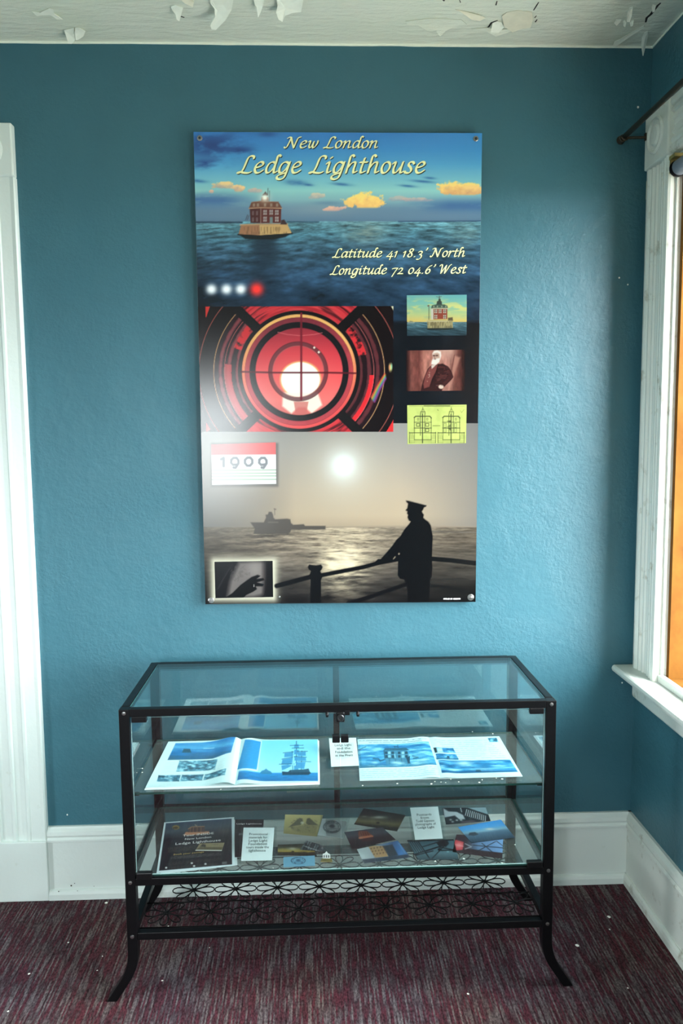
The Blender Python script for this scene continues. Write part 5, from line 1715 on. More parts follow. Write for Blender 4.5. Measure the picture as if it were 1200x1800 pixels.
# page blocks and cover underneath
for nm, cc, ins in (('page_block', LPc, .003), ('page_block', RPc, .003)):
    TL, TR, BR, BL = [np.array(v) for v in cc]
    c0 = (TL + TR + BR + BL) / 4
    q = [c0 + (v - c0) * (1 - ins) for v in (TL, TR, BR, BL)]
    mb = MB()
    top = [(v[0], v[1], ZS + .0064) for v in q]; bot = [(v[0], v[1], ZS + .0022) for v in q]
    mb.add(top + bot, [(0, 1, 2, 3), (7, 6, 5, 4), (0, 4, 5, 1), (1, 5, 6, 2), (2, 6, 7, 3), (3, 7, 4, 0)])
    mb.build(nm, M['paper'], book)
mb = MB()
q = [LPc[0] + np.array([-.003, .003, 0]), RPc[1] + np.array([.003, .003, 0]), RPc[2] + np.array([.003, -.003, 0]), LPc[3] + np.array([-.003, -.003, 0])]
top = [(v[0], v[1], ZS + .0021) for v in q]; bot = [(v[0], v[1], ZS + .0001) for v in q]
mb.add(top + bot, [(0, 1, 2, 3), (7, 6, 5, 4), (0, 4, 5, 1), (1, 5, 6, 2), (2, 6, 7, 3), (3, 7, 4, 0)])
mb.build('cover', M['paper'], book)

# open magazine
mag = empty('open_magazine', tuple(onz(770, 1340, ZS)), 'open magazine with a painted lighthouse spread on the glass shelf', 'magazine')
km = (620, 1280, 7.5); kn = (760, 1280, 5.714)


def paint_m1(I):
    X, Y = I.X, I.Y
    I.C[:] = np.array([222, 240, 244]) / 255.
    body = zp(*km, [(62, 222), (1000, 196), (1105, 500), (85, 530)])
    m_ = np.clip(.5 - I.sdf(body) / 1.1, 0, 1)
    n = fbm((X + Y * 1.2) / 22, Y / 2.6, 171, 5)
    cc = I.grad([(.25, (30, 116, 176)), (.5, (74, 164, 210)), (.72, (150, 212, 236))], n)
    cc = cc * np.interp(Y, [1306, 1335, 1344, 1351], [1, 1, .92, .62])[:, None]
    I.C = I.C * (1 - m_[:, None]) + cc * m_[:, None]
    dk = (24, 62, 84); md = (70, 130, 160)
    I.poly(zp(*km, [(405, 300), (425, 268), (700, 262), (740, 295), (712, 300), (742, 368), (755, 470), (700, 480), (440, 480), (420, 395)]), md, .85, .8)
    I.poly(zp(*km, [(400, 298), (425, 268), (700, 262), (742, 294)]), (44, 96, 122), .95, .6)
    for x in (440, 480, 525, 610, 660, 705):
        I.poly(zp(*km, [(x - 16, 345), (x - 18, 312), (x + 14, 310), (x + 18, 343)]), (168, 214, 230) if x in (480, 660) else dk, .85, .5)
        I.poly(zp(*km, [(x - 14, 392), (x - 16, 358), (x + 16, 356), (x + 20, 390)]), (150, 202, 222) if x in (480, 660) else dk, .85, .5)
    I.line(zp(*km, [(412, 305), (418, 395), (550, 398)]), 1.0, dk, .9); I.line(zp(*km, [(550, 348), (560, 400)]), 2.0, (150, 206, 226), .8)
    for x in (480, 560, 640, 720): I.line(zp(*km, [(x, 400), (x + 6, 470)]), 1.6, (40, 96, 124), .7)
    I.poly(zp(*km, [(700, 395), (752, 372), (748, 450), (765, 472), (730, 470)]), (26, 66, 90), .9)
    I.line(zp(*km, [(555, 262), (545, 240), (600, 252)]), 1.4, dk, .7); I.line(zp(*km, [(590, 225), (592, 250)]), .8, dk, .8)
    I.line(zp(*km, [(272, 405), (340, 412), (360, 440), (420, 412)]), 2.0, dk, .7, 1.0); I.line(zp(*km, [(785, 372), (860, 398), (800, 405)]), 1.6, dk, .6, 1.0)
    I.line(zp(*km, [(75, 290), (150, 258), (170, 252)]), 1.2, dk, .7)
    for x, y in ((290, 460), (560, 455), (620, 465), (830, 462), (930, 440)): I.blob(620 + x / 7.5, 1280 + y / 7.5, 8, 2.2, (186, 226, 240), .8)
    textlines(I, zp(*km, [(95, 545), (1110, 515), (1150, 640), (105, 672)]), 5, (116, 142, 150), .65, .9)
    textlines(I, zp(*km, [(80, 158), (960, 148), (965, 172), (85, 185)]), 1, (96, 116, 124), .9, 1.2)
    textlines(I, zp(*km, [(210, 185), (900, 172), (905, 194), (215, 204)]), 1, (96, 116, 124), .8, 1.0)


def paint_m2(I):
    X, Y = I.X, I.Y
    I.C[:] = np.array([220, 238, 242]) / 255.
    textlines(I, zp(*kn, [(10, 118), (540, 112), (760, 305), (250, 315)]), 10, (120, 146, 154), .6, .9)
    textlines(I, zp(*kn, [(690, 150), (700, 150), (790, 300), (780, 305)]), 8, (160, 186, 192), .4)

    def pic(q, s_, st, sc=20):
        m_ = np.clip(.5 - I.sdf(zp(*kn, q)) / 1.0, 0, 1)
        cc = I.grad(st, fbm(X / sc, Y / 3.5, s_, 4))
        I.C = I.C * (1 - m_[:, None]) + cc * m_[:, None]
    bl = [(.25, (24, 100, 152)), (.5, (62, 148, 198)), (.75, (166, 216, 238))]
    pic([(10, 205), (205, 200), (232, 250), (25, 255)], 181, bl, 9)
    I.poly(zp(*kn, [(8, 205), (38, 204), (48, 254), (25, 255)]), (28, 50, 60)); I.poly(zp(*kn, [(40, 208), (95, 206), (105, 248), (50, 250)]), (206, 234, 240), .9, 1.4)
    pic([(30, 265), (235, 262), (262, 318), (45, 322)], 183, bl, 9)
    I.poly(zp(*kn, [(140, 318), (145, 285), (165, 285), (175, 316)]), (20, 62, 86), .95); I.poly(zp(*kn, [(30, 306), (258, 300), (262, 320), (44, 323)]), (40, 96, 130), .7)
    pic([(55, 330), (778, 318), (856, 438), (95, 458)], 185, bl, 26)
    I.poly(zp(*kn, [(88, 440), (846, 424), (856, 440), (95, 459)]), (22, 84, 130), .9); I.poly(zp(*kn, [(430, 438), (440, 418), (475, 416), (492, 437)]), (18, 58, 82), .95)
    I.blob(815, 1342, 14, 4, (220, 240, 246), .8); I.blob(850, 1352, 22, 2, (190, 226, 240), .6)
    pic([(550, 100), (640, 97), (665, 140), (575, 142)], 187, [(.25, (28, 84, 112)), (.6, (120, 190, 216)), (.8, (180, 220, 230))], 4)


MLc = zq([(628, 1300), (753.5, 1297.5), (774, 1368.5), (632, 1372)], ZS + .0012)
MRc = zq([(753.5, 1297.5), (877, 1294.5), (918, 1364.5), (774, 1368.5)], ZS + .0012)
sheet('left_page', MLc, paint_m1, mag, .0005, .85, M['page'], SK * .85, warp=lambda U, V: .0005 + .004 * np.exp(-((U - .90) / .12) ** 2) + .0005 * np.sin(U * 9))
sheet('right_page', MRc, paint_m2, mag, .0005, .85, M['page'], SK * .82, warp=lambda U, V: .003 * np.exp(-((U - .08) / .10) ** 2))
mb = MB()
q = [MLc[0], MRc[1], MRc[2], MLc[3]]
top = [(v[0], v[1], ZS + .0010) for v in q]; bot = [(v[0], v[1], ZS + .0001) for v in q]
mb.add(top + bot, [(0, 1, 2, 3), (7, 6, 5, 4), (0, 4, 5, 1), (1, 5, 6, 2), (2, 6, 7, 3), (3, 7, 4, 0)])
mb.build('under_pages', M['paper'], mag)


def sign_holder(label, card_px, rise, zbase, lines, pad_px=(5, 5, 4, 3)):
    """reclined clear acrylic holder with a printed white card; card corners in photo pixels TL,TR,BR,BL"""
    (a, b, c, d) = card_px
    TL, TR = onz(*a, zbase + rise), onz(*b, zbase + rise)
    BR, BL = onz(*c, zbase + .006), onz(*d, zbase + .006)
    h = empty('sign_holder', tuple((BL + BR) / 2 * np.array([1, 1, 0]) + np.array([0, 0, zbase])), label, 'sign holder')
    n = np.cross(TR - TL, TL - BL); n /= np.linalg.norm(n)
    # card
    sheet('card', [TL, TR, BR, BL], lambda I: I.put((232, 244, 246), np.ones(len(I.X))), h, .0005, 6, M['page'], .84)
    text_on('lettering', lines, [TL, TR, BR, BL], M['dark_ink'], h, .0009)
    # acrylic front and back plates, slightly larger than the card
    ex = (TR - TL) / np.linalg.norm(TR - TL); ey = (TL - BL) / np.linalg.norm(TL - BL)
    m_ = .008
    c4 = [TL - ex * m_ + ey * .004, TR + ex * m_ + ey * .004, BR + ex * m_ - ey * .004, BL - ex * m_ - ey * .004]
    for off, nm in ((.0018, 'front_plate'), (-.0024, 'back_plate')):
        mb_ = MB()
        f_ = [v + n * off for v in c4]; g_ = [v - n * .0014 for v in f_]
        mb_.add([tuple(v) for v in f_ + g_], [(0, 1, 2, 3), (7, 6, 5, 4), (0, 4, 5, 1), (1, 5, 6, 2), (2, 6, 7, 3), (3, 7, 4, 0)])
        mb_.build(nm, M['acrylic'], h)
    # folded foot
    bl, br = c4[3] - n * .0024, c4[2] - n * .0024
    dep = np.array([0, .06, 0])
    f_ = [bl, br, br + dep, bl + dep]
    f_ = [np.array([v[0], v[1], zbase + .0016]) for v in f_]; g_ = [np.array([v[0], v[1], zbase + .0002]) for v in f_]
    mb_ = MB(); mb_.add([tuple(v) for v in f_ + g_], [(0, 1, 2, 3), (7, 6, 5, 4), (0, 4, 5, 1), (1, 5, 6, 2), (2, 6, 7, 3), (3, 7, 4, 0)])
    mb_.build('foot', M['acrylic'], h)
    return h


sign_holder('clear sign holder with a white card about the press, between book and magazine', [(578, 1298), (625.5, 1297), (631, 1346), (582, 1348)], .035, ZS,
            [('Ledge Light', .5, .30, .085, .62), ('and the', .5, .42, .085, .5), ('Foundation', .5, .55, .085, .62), ('in the Press', .5, .67, .085, .64)])

# ------------------------------------------------------------------ things on the lower glass
sign_holder('clear sign holder with a promotional materials card beside the dark flyer', [(428, 1455), (482, 1455), (478, 1512.5), (423.5, 1513.5)], .035, ZL,
            [('Promotional', .5, .245, .075, .60), ('materials for', .5, .345, .075, .60), ('Ledge Light', .5, .445, .075, .60), ('Foundation', .5, .545, .075, .60), ('tours inside the', .5, .645, .075, .74), ('lighthouse', .5, .745, .075, .55)])
sign_holder('clear sign holder with a card about postcards, among the postcards', [(720.5, 1420), (769.5, 1418), (778, 1474), (729.5, 1476.5)], .035, ZL,
            [('Postcards', .46, .28, .075, .52), ('from', .46, .38, .075, .3), ('Todd Gipstein', .46, .48, .075, .66), ('photographs of', .46, .58, .075, .74), ('Ledge Light', .46, .68, .075, .6)])


def flat_card(name, px, z, paint, label, cat, group=None, thick=.0005, res=.75, k=.80, warp=None):
    o = sheet(name, zq(px, z), paint, None, thick, res, M['page'], k, warp)
    return tag(o, label, cat, group)


# the white sheet under the large flyer
flat_card('paper_sheet', [(300, 1449), (414.5, 1441), (417, 1521), (282, 1537)], ZL + .0002, lambda I: I.put((226, 238, 240), np.ones(len(I.X))), 'plain white sheet lying under the dark tour flyer', 'paper', res=8)
kf = (260, 1420, 7.5)


def paint_flyer(I):
    X, Y = I.X, I.Y
    I.C[:] = np.array([224, 238, 242]) / 255.
    body = zp(*kf, [(236, 205), (1102, 143), (1108, 748), (145, 832)])
    m_ = np.clip(.5 - I.sdf(body) / 1.0, 0, 1)
    cc = I.grad([(1440, (46, 72, 100)), (1458, (66, 82, 92)), (1468, (36, 42, 50)), (1480, (20, 24, 30)), (1535, (16, 19, 26))], Y + (X - 340) * .1)
    I.C = I.C * (1 - m_[:, None]) + cc * m_[:, None]
    I.put((140, 128, 104), .35 * m_ * np.exp(-((X - 395) / 14) ** 2 - ((Y - 1462) / 6) ** 2))
    I.ell(*zp(*kf, [(368, 260)])[0], 6.0, 3.6, (190, 150, 70), .95, 1.2); I.ell(*zp(*kf, [(368, 262)])[0], 3.8, 2.2, (60, 44, 26), .6, .8)
    bld = (176, 132, 96)
    I.poly(zp(*kf, [(465, 370), (480, 345), (500, 320), (805, 310), (812, 345)]), (196, 136, 100), 1, .8)
    I.poly(zp(*kf, [(525, 325), (535, 275), (570, 255), (745, 245), (752, 318)]), (88, 64, 60), 1, .6)
    I.line(zp(*kf, [(530, 280), (580, 252), (742, 246)]), 1.4, bld)
    for x in (560, 600, 650, 700): I.line(zp(*kf, [(x, 262), (x - 4, 320)]), 1.0, bld, .8)
    I.line(zp(*kf, [(620, 225), (640, 240)]), 1.6, (190, 170, 140), .8)
    for (x0, y0, x1, y1, n, col) in ((265, 535, 630, 500, 5, (130, 118, 78)), (300, 650, 960, 596, 3, (176, 172, 150)), (270, 730, 980, 660, 3, (120, 110, 76)), (300, 790, 940, 735, 2, (120, 110, 76))):
        for i in range(n):
            o = i * 13
            I.line(zp(*kf, [(x0, y0 + o), (x1, y1 + o)]), .7, col, .6 * np.clip((vnoise(X / 2.4, Y + i * 5, i) - .2) * 3, .2, 1), .5)
    I.poly(zp(*kf, [(975, 715), (1040, 708), (1042, 742), (975, 748)]), (120, 128, 126), .8)
    for x, y in ((240, 792), (578, 732), (608, 770), (758, 742)): I.ell(*zp(*kf, [(x, y)])[0], 2.0, 1.6, (224, 230, 226), .95, .7)


FQ = [(288.5, 1446), (411.5, 1436.5), (412.5, 1521), (275, 1535)]
fly = flat_card('tour_flyer', FQ, ZL + .0012, paint_flyer, 'large dark tour flyer with white border and a lighthouse picture', 'flyer', res=.7, k=.85)
kq = zq(FQ, ZL + .0012)
text_on('lettering', [('Tour INSIDE', .50, .345, .042, .50), ('New London', .50, .420, .036, .36), ('Ledge Lighthouse', .505, .505, .046, .68)], kq, M['white_ink'], fly, .0010)
text_on('lettering', [('Book your passage', .39, .705, .030, .40)], kq, M['amber_ink'], fly, .0010)
text_on('lettering', [('30', .165, .165, .045, .08)], kq, M['dark_ink'], fly, .0010)


def paint_tan(I):
    I.C[:] = np.array([150, 138, 104]) / 255.
    I.poly(zp(*kf, [(690, 510), (720, 478), (760, 488), (760, 520)]), (40, 38, 34), .9); I.poly(zp(*kf, [(630, 555), (690, 515), (760, 520), (985, 520), (970, 560)]), (92, 84, 60), .8)
    I.line(zp(*kf, [(850, 485), (920, 483)]), 1.2, (110, 100, 74), .8); I.line(zp(*kf, [(625, 562), (972, 566)]), 1.8, (228, 232, 226))


flat_card('name_card', [(351, 1483), (394.5, 1481.5), (389.5, 1496), (343, 1495.5)], ZL + .0030, paint_tan, 'small tan card with a white edge on the dark flyer', 'card')


def paint_dark2(I):
    I.C[:] = np.array([27, 32, 38]) / 255.
    for y in (1457, 1462, 1470, 1474, 1480, 1485, 1490): I.line([(415, y + 1), (461, y)], .8, (96, 96, 84), .45 * np.clip((vnoise(I.X / 2.4, I.Y, 3) - .2) * 3, .2, 1), .5)
    I.poly([(420, 1465), (428, 1464), (427, 1468), (419, 1468.5)], (150, 156, 152), .8)


DQ = [(413, 1440.5), (463.5, 1440.5), (459, 1506), (411, 1507)]
dk = flat_card('dark_flyer', DQ, ZL + .0006, paint_dark2, 'narrow dark flyer behind the promotional materials sign', 'flyer', k=.85)
text_on('lettering', [('Ledge Lighthouse', .5, .150, .038, .88)], zq(DQ, ZL + .0006), M['white_ink'], dk, .0010)
ke = (400, 1420, 5.4545)


def paint_eagle(I):
    X, Y = I.X, I.Y
    I.C = I.grad([(1432, (222, 206, 142)), (1455, (190, 178, 122)), (1470, (150, 142, 96))], Y)
    n = fbm(X / 4, Y / 3, 191, 4)
    g = (104, 100, 82)
    I.poly(zp(*ke, [(580, 190), (650, 130), (690, 98), (712, 104), (722, 140), (700, 165), (640, 175)]), g, .85, .8)
    I.poly(zp(*ke, [(750, 150), (760, 104), (785, 98), (820, 130), (870, 170), (820, 168), (770, 165)]), g, .85, .8)
    I.poly(zp(*ke, [(600, 185), (720, 170), (800, 168), (860, 180), (840, 250), (700, 245), (620, 215)]), (146, 138, 98), .7, 1.5)
    I.ell(*zp(*ke, [(715, 145)])[0], 3.0, 2.4, (224, 220, 190), .9)
    I.put((96, 92, 74), .5 * np.clip((n - .55) * 6, 0, 1) * (np.hypot((X - 534) / 28, (Y - 1450) / 12) < 1))


flat_card('eagle_card', [(501, 1432), (567.5, 1433), (557, 1470.5), (498, 1465)], ZL + .0004, paint_eagle, 'pale yellow card showing a pair of eagle figures', 'card')
bag = empty('plastic_sleeve', tuple(onz(590, 1445, ZL)), 'clear plastic sleeve holding a white card with a round emblem', 'sleeve')


def emblem(I, cx, cy, rx, ry, ik):
    t = np.hypot((I.X - cx) / rx, (I.Y - cy) / ry)
    I.put(ik, .8 * np.clip(1 - np.abs(t - 1) * 9, 0, 1)); I.put(ik, .5 * np.clip(1 - np.abs(t - .72) * 12, 0, 1))
    I.put(ik, .7 * ((t > .74) & (t < .98)) * (vnoise(I.X / 1.5, I.Y / 1.2, 5) > .5))
    I.ell(cx, cy - ry * .12, rx * .32, ry * .28, ik, .85, .7); I.line([(cx - rx * .5, cy + ry * .35), (cx + rx * .5, cy + ry * .3)], 1.0, ik, .7, .6)


def paint_emb(I):
    I.C[:] = np.array([218, 226, 228]) / 255.
    emblem(I, 583.5, 1454, 15, 10.5, (70, 78, 84))


sheet('emblem_card', zq([(566.5, 1439), (609, 1444), (602.5, 1474), (558, 1468)], ZL + .0018), paint_emb, bag, .0005, .7, M['page'], .82)
q = zq([(570, 1412), (620.5, 1420), (604, 1476), (556, 1470)], ZL + .0026); q2 = [v - np.array([0, 0, .0003]) for v in q]
mb = MB(); mb.add([tuple(v) for v in q + q2], [(0, 1, 2, 3), (7, 6, 5, 4), (0, 4, 5, 1), (1, 5, 6, 2), (2, 6, 7, 3), (3, 7, 4, 0)]); mb.build('clear_film', M['acrylic'], bag)


def paint_gold(I):
    X, Y = I.X, I.Y
    I.C = I.grad([(1482, (44, 44, 38)), (1490, (74, 76, 60)), (1494, (150, 138, 80)), (1497, (168, 146, 70)), (1499, (60, 54, 36)), (1506, (22, 23, 22))], Y + 2 * (fbm(X / 8, Y / 3, 201, 3) - .5))
    I.blob(514, 1492, 8, 2.4, (190, 190, 166), .8)
    I.ell(514.5, 1497.3, 2.2, 1.2, (30, 26, 20), .95)


flat_card('postcard', [(488, 1485), (546, 1483), (557, 1505), (488, 1503)], ZL + .0004, paint_gold, 'dark postcard with a golden sunset band above the blue label', 'postcard', 'postcards on the lower glass')


def paint_rope(I):
    I.C[:] = np.array([58, 66, 70]) / 255.
    n = fbm(I.X / 4, I.Y / 3, 211, 3)
    I.put((140, 152, 154), np.clip((n - .5) * 5, 0, .8))
    for i in range(7): I.line([(536 + i * 4.2, 1478 + i * 1.3), (528 + i * 4.6, 1492 + i * 1.6)], 1.3, (22, 26, 30), .9, .6)
    I.line([(530, 1486), (566, 1498)], 1.2, (200, 206, 204), .7)


flat_card('postcard', [(538, 1477.5), (566, 1486), (571, 1497), (527, 1494)], ZL + .0014, paint_rope, 'small grey postcard showing ropes, above the lighthouse sticker', 'postcard', 'postcards on the lower glass')


def paint_blue(I):
    I.C[:] = np.array([116, 172, 200]) / 255.
    emblem(I, 524, 1513, 12.5, 6.2, (40, 74, 100))


flat_card('emblem_label', [(498, 1507), (553, 1504), (553.5, 1522), (498, 1524.5)], ZL + .0016, paint_blue, 'light blue label with a dark round emblem near the doors', 'label')
# little lighthouse sticker
st = empty('lighthouse_sticker', tuple(onz(573, 1508, ZL)), 'small white lighthouse cut-out with a yellow base', 'sticker')
for nm, mt, pts in (('building', M['white_ink'], [(567, 1509), (567, 1501), (571, 1499.5), (573.5, 1496), (576, 1499.5), (580, 1501.5), (580.5, 1509)]), ('base', M['brass'], [(563, 1513.5), (565, 1509), (582, 1509), (584, 1513.5)])):
    q = [onz(x, y, ZL + .0032) for x, y in pts]; n = len(q)
    mb = MB(); mb.add([tuple(v) for v in q] + [(v[0], v[1], ZL + .0004) for v in q], [tuple(range(n)), tuple(range(2 * n - 1, n - 1, -1))] + [(i, (i + 1) % n, n + (i + 1) % n, n + i) for i in range(n)])
    ob = mb.build(nm, mt, st)
    if nm == 'building':
        mb = MB()
        for x in (569.5, 573.5, 577.5):
            q = [onz(a, b, ZL + .0034) for a, b in ((x - .8, 1507.5), (x - .8, 1503), (x + .8, 1503), (x + .8, 1507.5))]; mb.add([tuple(v) for v in q], [(0, 1, 2, 3)])
        mb.build('windows', M['dark_ink'], ob, fix=False)
kd = (580, 1410, 7.5); kg = (700, 1410, 5.4545)


def paint_storm(I):
    X, Y = I.X, I.Y
    I.C = I.grad([(1418, (26, 34, 40)), (1436, (52, 56, 52)), (1446, (124, 116, 82)), (1450, (92, 88, 58)), (1453, (36, 40, 36)), (1462, (28, 34, 34))], Y - (X - 665) * .1 + 3 * (fbm(X / 12, Y / 4, 221, 3) - .5))
    I.blob(666, 1437, 13, 2.6, (190, 192, 178), .9); I.blob(640, 1435.5, 5, 1.6, (150, 150, 134), .7)
    I.ell(664, 1446.6, 2.8, 1.3, (22, 20, 18), .95)


def paint_redl(I):
    X, Y = I.X, I.Y
    I.C = I.grad([(1454, (62, 74, 88)), (1466, (76, 80, 88)), (1474, (52, 46, 50)), (1492, (30, 30, 35))], Y + (X - 650) * .12)
    I.poly(zp(*kd, [(370, 478), (385, 460), (540, 430), (572, 448), (565, 462), (395, 490)]), (196, 120, 88), .95)
    I.poly(zp(*kd, [(375, 458), (368, 405), (385, 380), (490, 385), (545, 430), (530, 440)]), (132, 74, 58), .95)
    for x in (400, 430, 460, 490): I.line(zp(*kd, [(x, 398), (x + 16, 440)]), .9, (60, 34, 34), .8, .5)
    I.poly(zp(*kd, [(400, 492), (570, 462), (560, 500), (430, 520)]), (90, 42, 38), .7, 1.5)


def paint_tower(I):
    X, Y = I.X, I.Y
    I.C = I.grad([(627, (186, 200, 202)), (650, (170, 182, 186)), (690, (60, 96, 140)), (705, (70, 124, 186)), (720, (84, 110, 140))], X)
    I.poly(zp(*kd, [(505, 590), (560, 575), (700, 580), (770, 720), (590, 735)]), (176, 142, 100), .95)
    I.poly(zp(*kd, [(690, 580), (820, 560), (895, 700), (780, 725)]), (48, 58, 64), .9, 1.0)
    for i in range(5):
        for j in range(3): I.ell(652 + i * 5.5 + j * 2.5, 1492 + j * 5 - i * .9, 1.3, 1.3, (96, 70, 50), .8, .6)
    I.poly(zp(*kd, [(420, 760), (1040, 690), (1060, 730), (450, 812)]), (48, 60, 72), .92, 1.0)
    I.line([(700, 1482), (712, 1500)], 1.0, (150, 190, 220), .6)


def paint_rail(I):
    X, Y = I.X, I.Y
    I.C[:] = np.array([28, 38, 44]) / 255.
    I.poly(zp(*kg, [(430, 60), (480, 90), (560, 95), (620, 125), (640, 165), (580, 165), (540, 130), (440, 150)]), (178, 190, 194), .95, 1.2)
    I.poly(zp(*kg, [(645, 50), (840, 50), (860, 120), (760, 90)]), (128, 156, 164), .9, 1.0)
    for i in range(11):
        x = 655 + i * 18
        I.line(zp(*kg, [(x, 72 + i * 6), (x - 14 + i, 128 + i * 5.5)]), 1.2, (206, 216, 216), .9, .5)
    I.line(zp(*kg, [(640, 55), (860, 130)]), 1.6, (16, 22, 26)); I.line(zp(*kg, [(596, 58), (606, 95)]), 1.4, (196, 206, 208), .9)
    for x, y in ((500, 170), (560, 175), (520, 190), (600, 172)): I.blob(700 + x / 5.4545, 1410 + y / 5.4545, 2.4, 1.6, (200, 206, 206), .8)
    I.poly(zp(*kg, [(600, 185), (720, 175), (760, 195), (610, 212)]), (84, 74, 82), .8, 1.0)


def paint_bluesky(I):
    X, Y = I.X, I.Y
    I.C = I.grad([(1440, (44, 128, 196)), (1454, (70, 146, 204)), (1460, (120, 160, 180)), (1464, (74, 104, 126)), (1480, (40, 58, 74))], Y + (X - 855) * .13 + 1.5 * (fbm(X / 10, Y / 3, 231, 3) - .5))
    I.blob(860, 1457.5, 8, 1.6, (204, 196, 180), .8)
    I.poly(zp(*kg, [(672, 318), (680, 294), (735, 288), (768, 308), (730, 324)]), (44, 52, 60), .9)


def paint_beacon(I):
    X, Y = I.X, I.Y
    I.C = I.grad([(795, (64, 40, 46)), (820, (60, 54, 62)), (840, (96, 126, 162)), (883, (110, 150, 196))], X)
    I.put((54, 42, 46), np.clip((Y - 1491 - (X - 820) * .12) / 2, 0, 1)); I.put((60, 46, 50), np.clip((1474 - Y + (X - 820) * .1) / 2, 0, 1) * np.clip((828 - X) / 5, 0, 1))
    I.poly(zp(*kg, [(540, 360), (625, 385), (615, 460), (525, 465)]), (196, 60, 68), .97); I.blob(806, 1486, 7, 5, (250, 160, 160), .85); I.line([(800, 1485), (814, 1488)], .8, (250, 200, 200), .7)
    I.line(zp(*kg, [(640, 400), (700, 430), (640, 450)]), 1.6, (180, 186, 190), .8)
    for q in ([(760, 470), (930, 380)], [(800, 395), (900, 480)], [(720, 415), (1000, 440)], [(940, 375), (1000, 420)]): I.line(zp(*kg, q), 1.3, (26, 30, 40), .95, .6)


def paint_sil(I):
    X, Y = I.X, I.Y
    I.C = I.grad([(1475, (60, 92, 104)), (1500, (84, 116, 126)), (1511, (52, 74, 82))], Y)
    bk = (14, 20, 24)
    I.line(zp(*kg, [(85, 372), (525, 362)]), 2.4, bk)
    for i in range(6): I.line(zp(*kg, [(90 + i * 20, 380), (150 + i * 22, 480)]), 1.1, bk, .9, .5)
    for q in ([(95, 420), (180, 545)], [(190, 380), (300, 545)], [(160, 500), (380, 430), (560, 465)], [(230, 430), (380, 385)], [(270, 470), (420, 420)], [(320, 545), (460, 400)], [(560, 462), (410, 465)], [(130, 520), (330, 470)]): I.line(zp(*kg, q), 1.7, bk, .95, .6)
    I.poly(zp(*kg, [(365, 395), (400, 368), (470, 370), (485, 400), (455, 430), (390, 425)]), bk, .97)
    I.ell(772, 1493.5, 3, 2.4, bk, .95); I.blob(787, 1497.5, 2, 1.2, (150, 200, 200), .8)


PG = 'postcards on the lower glass'
flat_card('postcard', [(639, 1421), (712.5, 1433), (697.5, 1461.5), (622, 1449)], ZL + .0004, paint_storm, 'dark postcard of a stormy sky over the sea, upper left of postcards', 'postcard', PG)
flat_card('postcard', [(605, 1463), (672, 1454.5), (695, 1476), (619, 1492.5)], ZL + .0013, paint_redl, 'dusky postcard of a red lit building on grey water', 'postcard', PG)
flat_card('postcard', [(627, 1493), (699, 1478), (721, 1507), (639.5, 1518)], ZL + .0004, paint_tower, 'postcard of a tan building against pale and blue sky', 'postcard', PG)
flat_card('postcard', [(777.5, 1420.5), (853.5, 1419.5), (862, 1443), (783.5, 1449.5)], ZL + .0004, paint_rail, 'black and white postcard of a stair railing, top right', 'postcard', PG)
flat_card('postcard', [(802, 1467), (884, 1472), (882.5, 1509.5), (795, 1498)], ZL + .0004, paint_beacon, 'postcard with a red lamp and crossed dark bars', 'postcard', PG)
flat_card('postcard', [(804.5, 1454), (880, 1441), (905, 1472.5), (828.5, 1482)], ZL + .0016, paint_bluesky, 'bright blue sky postcard lying over the red lamp postcard', 'postcard', PG)
flat_card('postcard', [(715, 1477), (797, 1475.5), (806, 1511), (733, 1511.5)], ZL + .0004, paint_sil, 'teal postcard with dark railing silhouette below the postcards sign', 'postcard', PG)

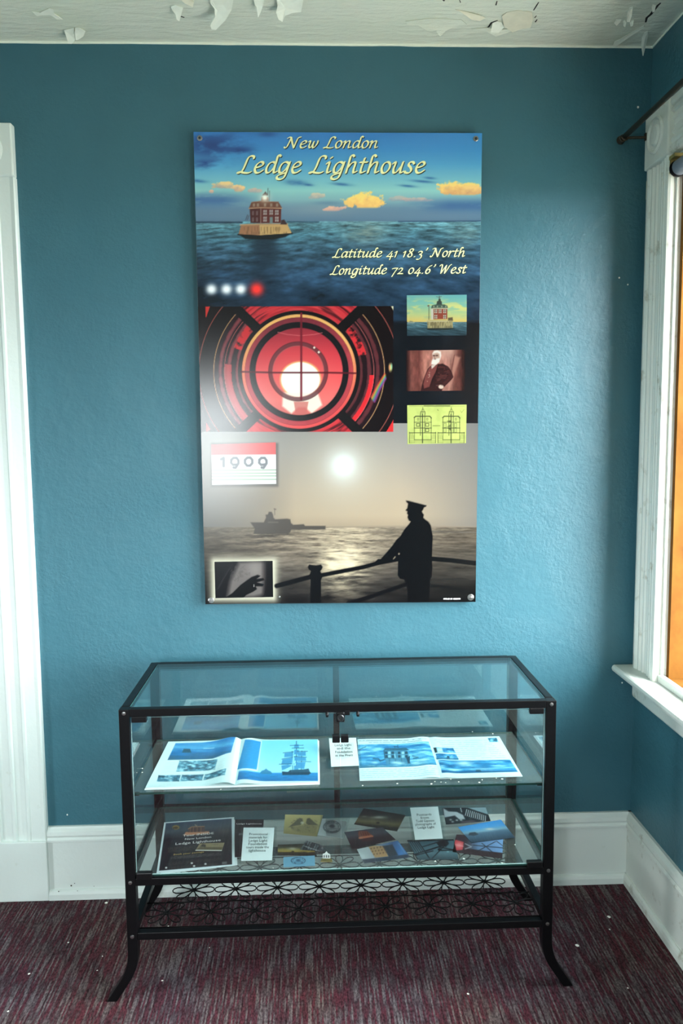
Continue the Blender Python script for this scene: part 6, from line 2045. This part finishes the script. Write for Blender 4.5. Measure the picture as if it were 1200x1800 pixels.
# ------------------------------------------------------------------ fallen paint chips
def chip(px, py, z, s_, label, group, tall=1.0, seed=0):
    rs_ = random.Random(int(px * 31 + py * 7 + seed))
    c = onz(px, py, z)
    n = 7; mb_ = MB(); vs = []
    h = max(.0012, s_ * .35) * tall
    for zz, f in ((0.0004, 1.0), (h * .6, .9), (h, .55)):
        for i in range(n):
            a_ = 2 * math.pi * i / n
            r_ = s_ * f * (.65 + .6 * (rs_.random() if zz < .0005 else .5))
            vs.append((c[0] + r_ * math.cos(a_), c[1] + r_ * math.sin(a_) * 1.1, z + zz + (rs_.random() - .5) * h * .2))
    fs = [tuple(range(n))[::-1], tuple(range(2 * n, 3 * n))]
    for r_ in range(2):
        for i in range(n):
            fs.append((r_ * n + i, r_ * n + (i + 1) % n, (r_ + 1) * n + (i + 1) % n, (r_ + 1) * n + i))
    mb_.add(vs, fs)
    return tag(mb_.build('paint_chip', M['chip'], None), label, 'paint chip', group)


for (x, y, s_) in ((51, 1712, .004), (120, 1657, .0035), (187, 1587, .005), (14, 1778, .003), (285, 1724, .003), (171, 1706, .0022), (180, 1681, .002), (822, 1747, .0035), (1103, 1737, .0025), (1071, 1634, .003), (368, 1666, .0018), (1107, 1799, .002), (296, 1628, .0025), (435, 1598, .002)):
    chip(x, y, 0, s_, 'tiny white paint chip fallen on the carpet', 'paint chips on the carpet')
chip(1014, 1662, 0, .006, 'larger white paint flake on the carpet nearer the case leg', None)
chip(1070, 1612, 0, .006, 'larger white paint flake on the carpet nearer the corner', None)
for (x, y, s_) in ((266, 1387, .0028), (279, 1385.5, .0022), (373, 1382, .0026), (388, 1388, .0022), (758, 1378, .0034), (764, 1374, .002), (698, 1377.5, .0026), (637, 1381, .0024), (806, 1374.5, .0022), (842, 1375.5, .003), (847, 1371, .002), (882, 1369.5, .0036), (792, 1370, .002), (872, 1368, .002), (830, 1286.5, .0026), (866, 1290, .002), (250, 1351, .0026), (250, 1358, .0024), (775, 1375, .002), (783, 1376, .0018), (722, 1371, .0016)):
    chip(x, y, ZS, s_, 'tiny white paint chip fallen on the upper glass shelf', 'paint chips on the glass shelf')
for (x, y, s_) in ((815, 1510, .004), (765, 1514, .003), (882, 1517, .003), (840, 1469, .0022), (480, 1526, .002), (905, 1485, .0022)):
    chip(x, y, ZL, s_, 'tiny white paint chip fallen on the lower glass', 'paint chips on the lower glass')
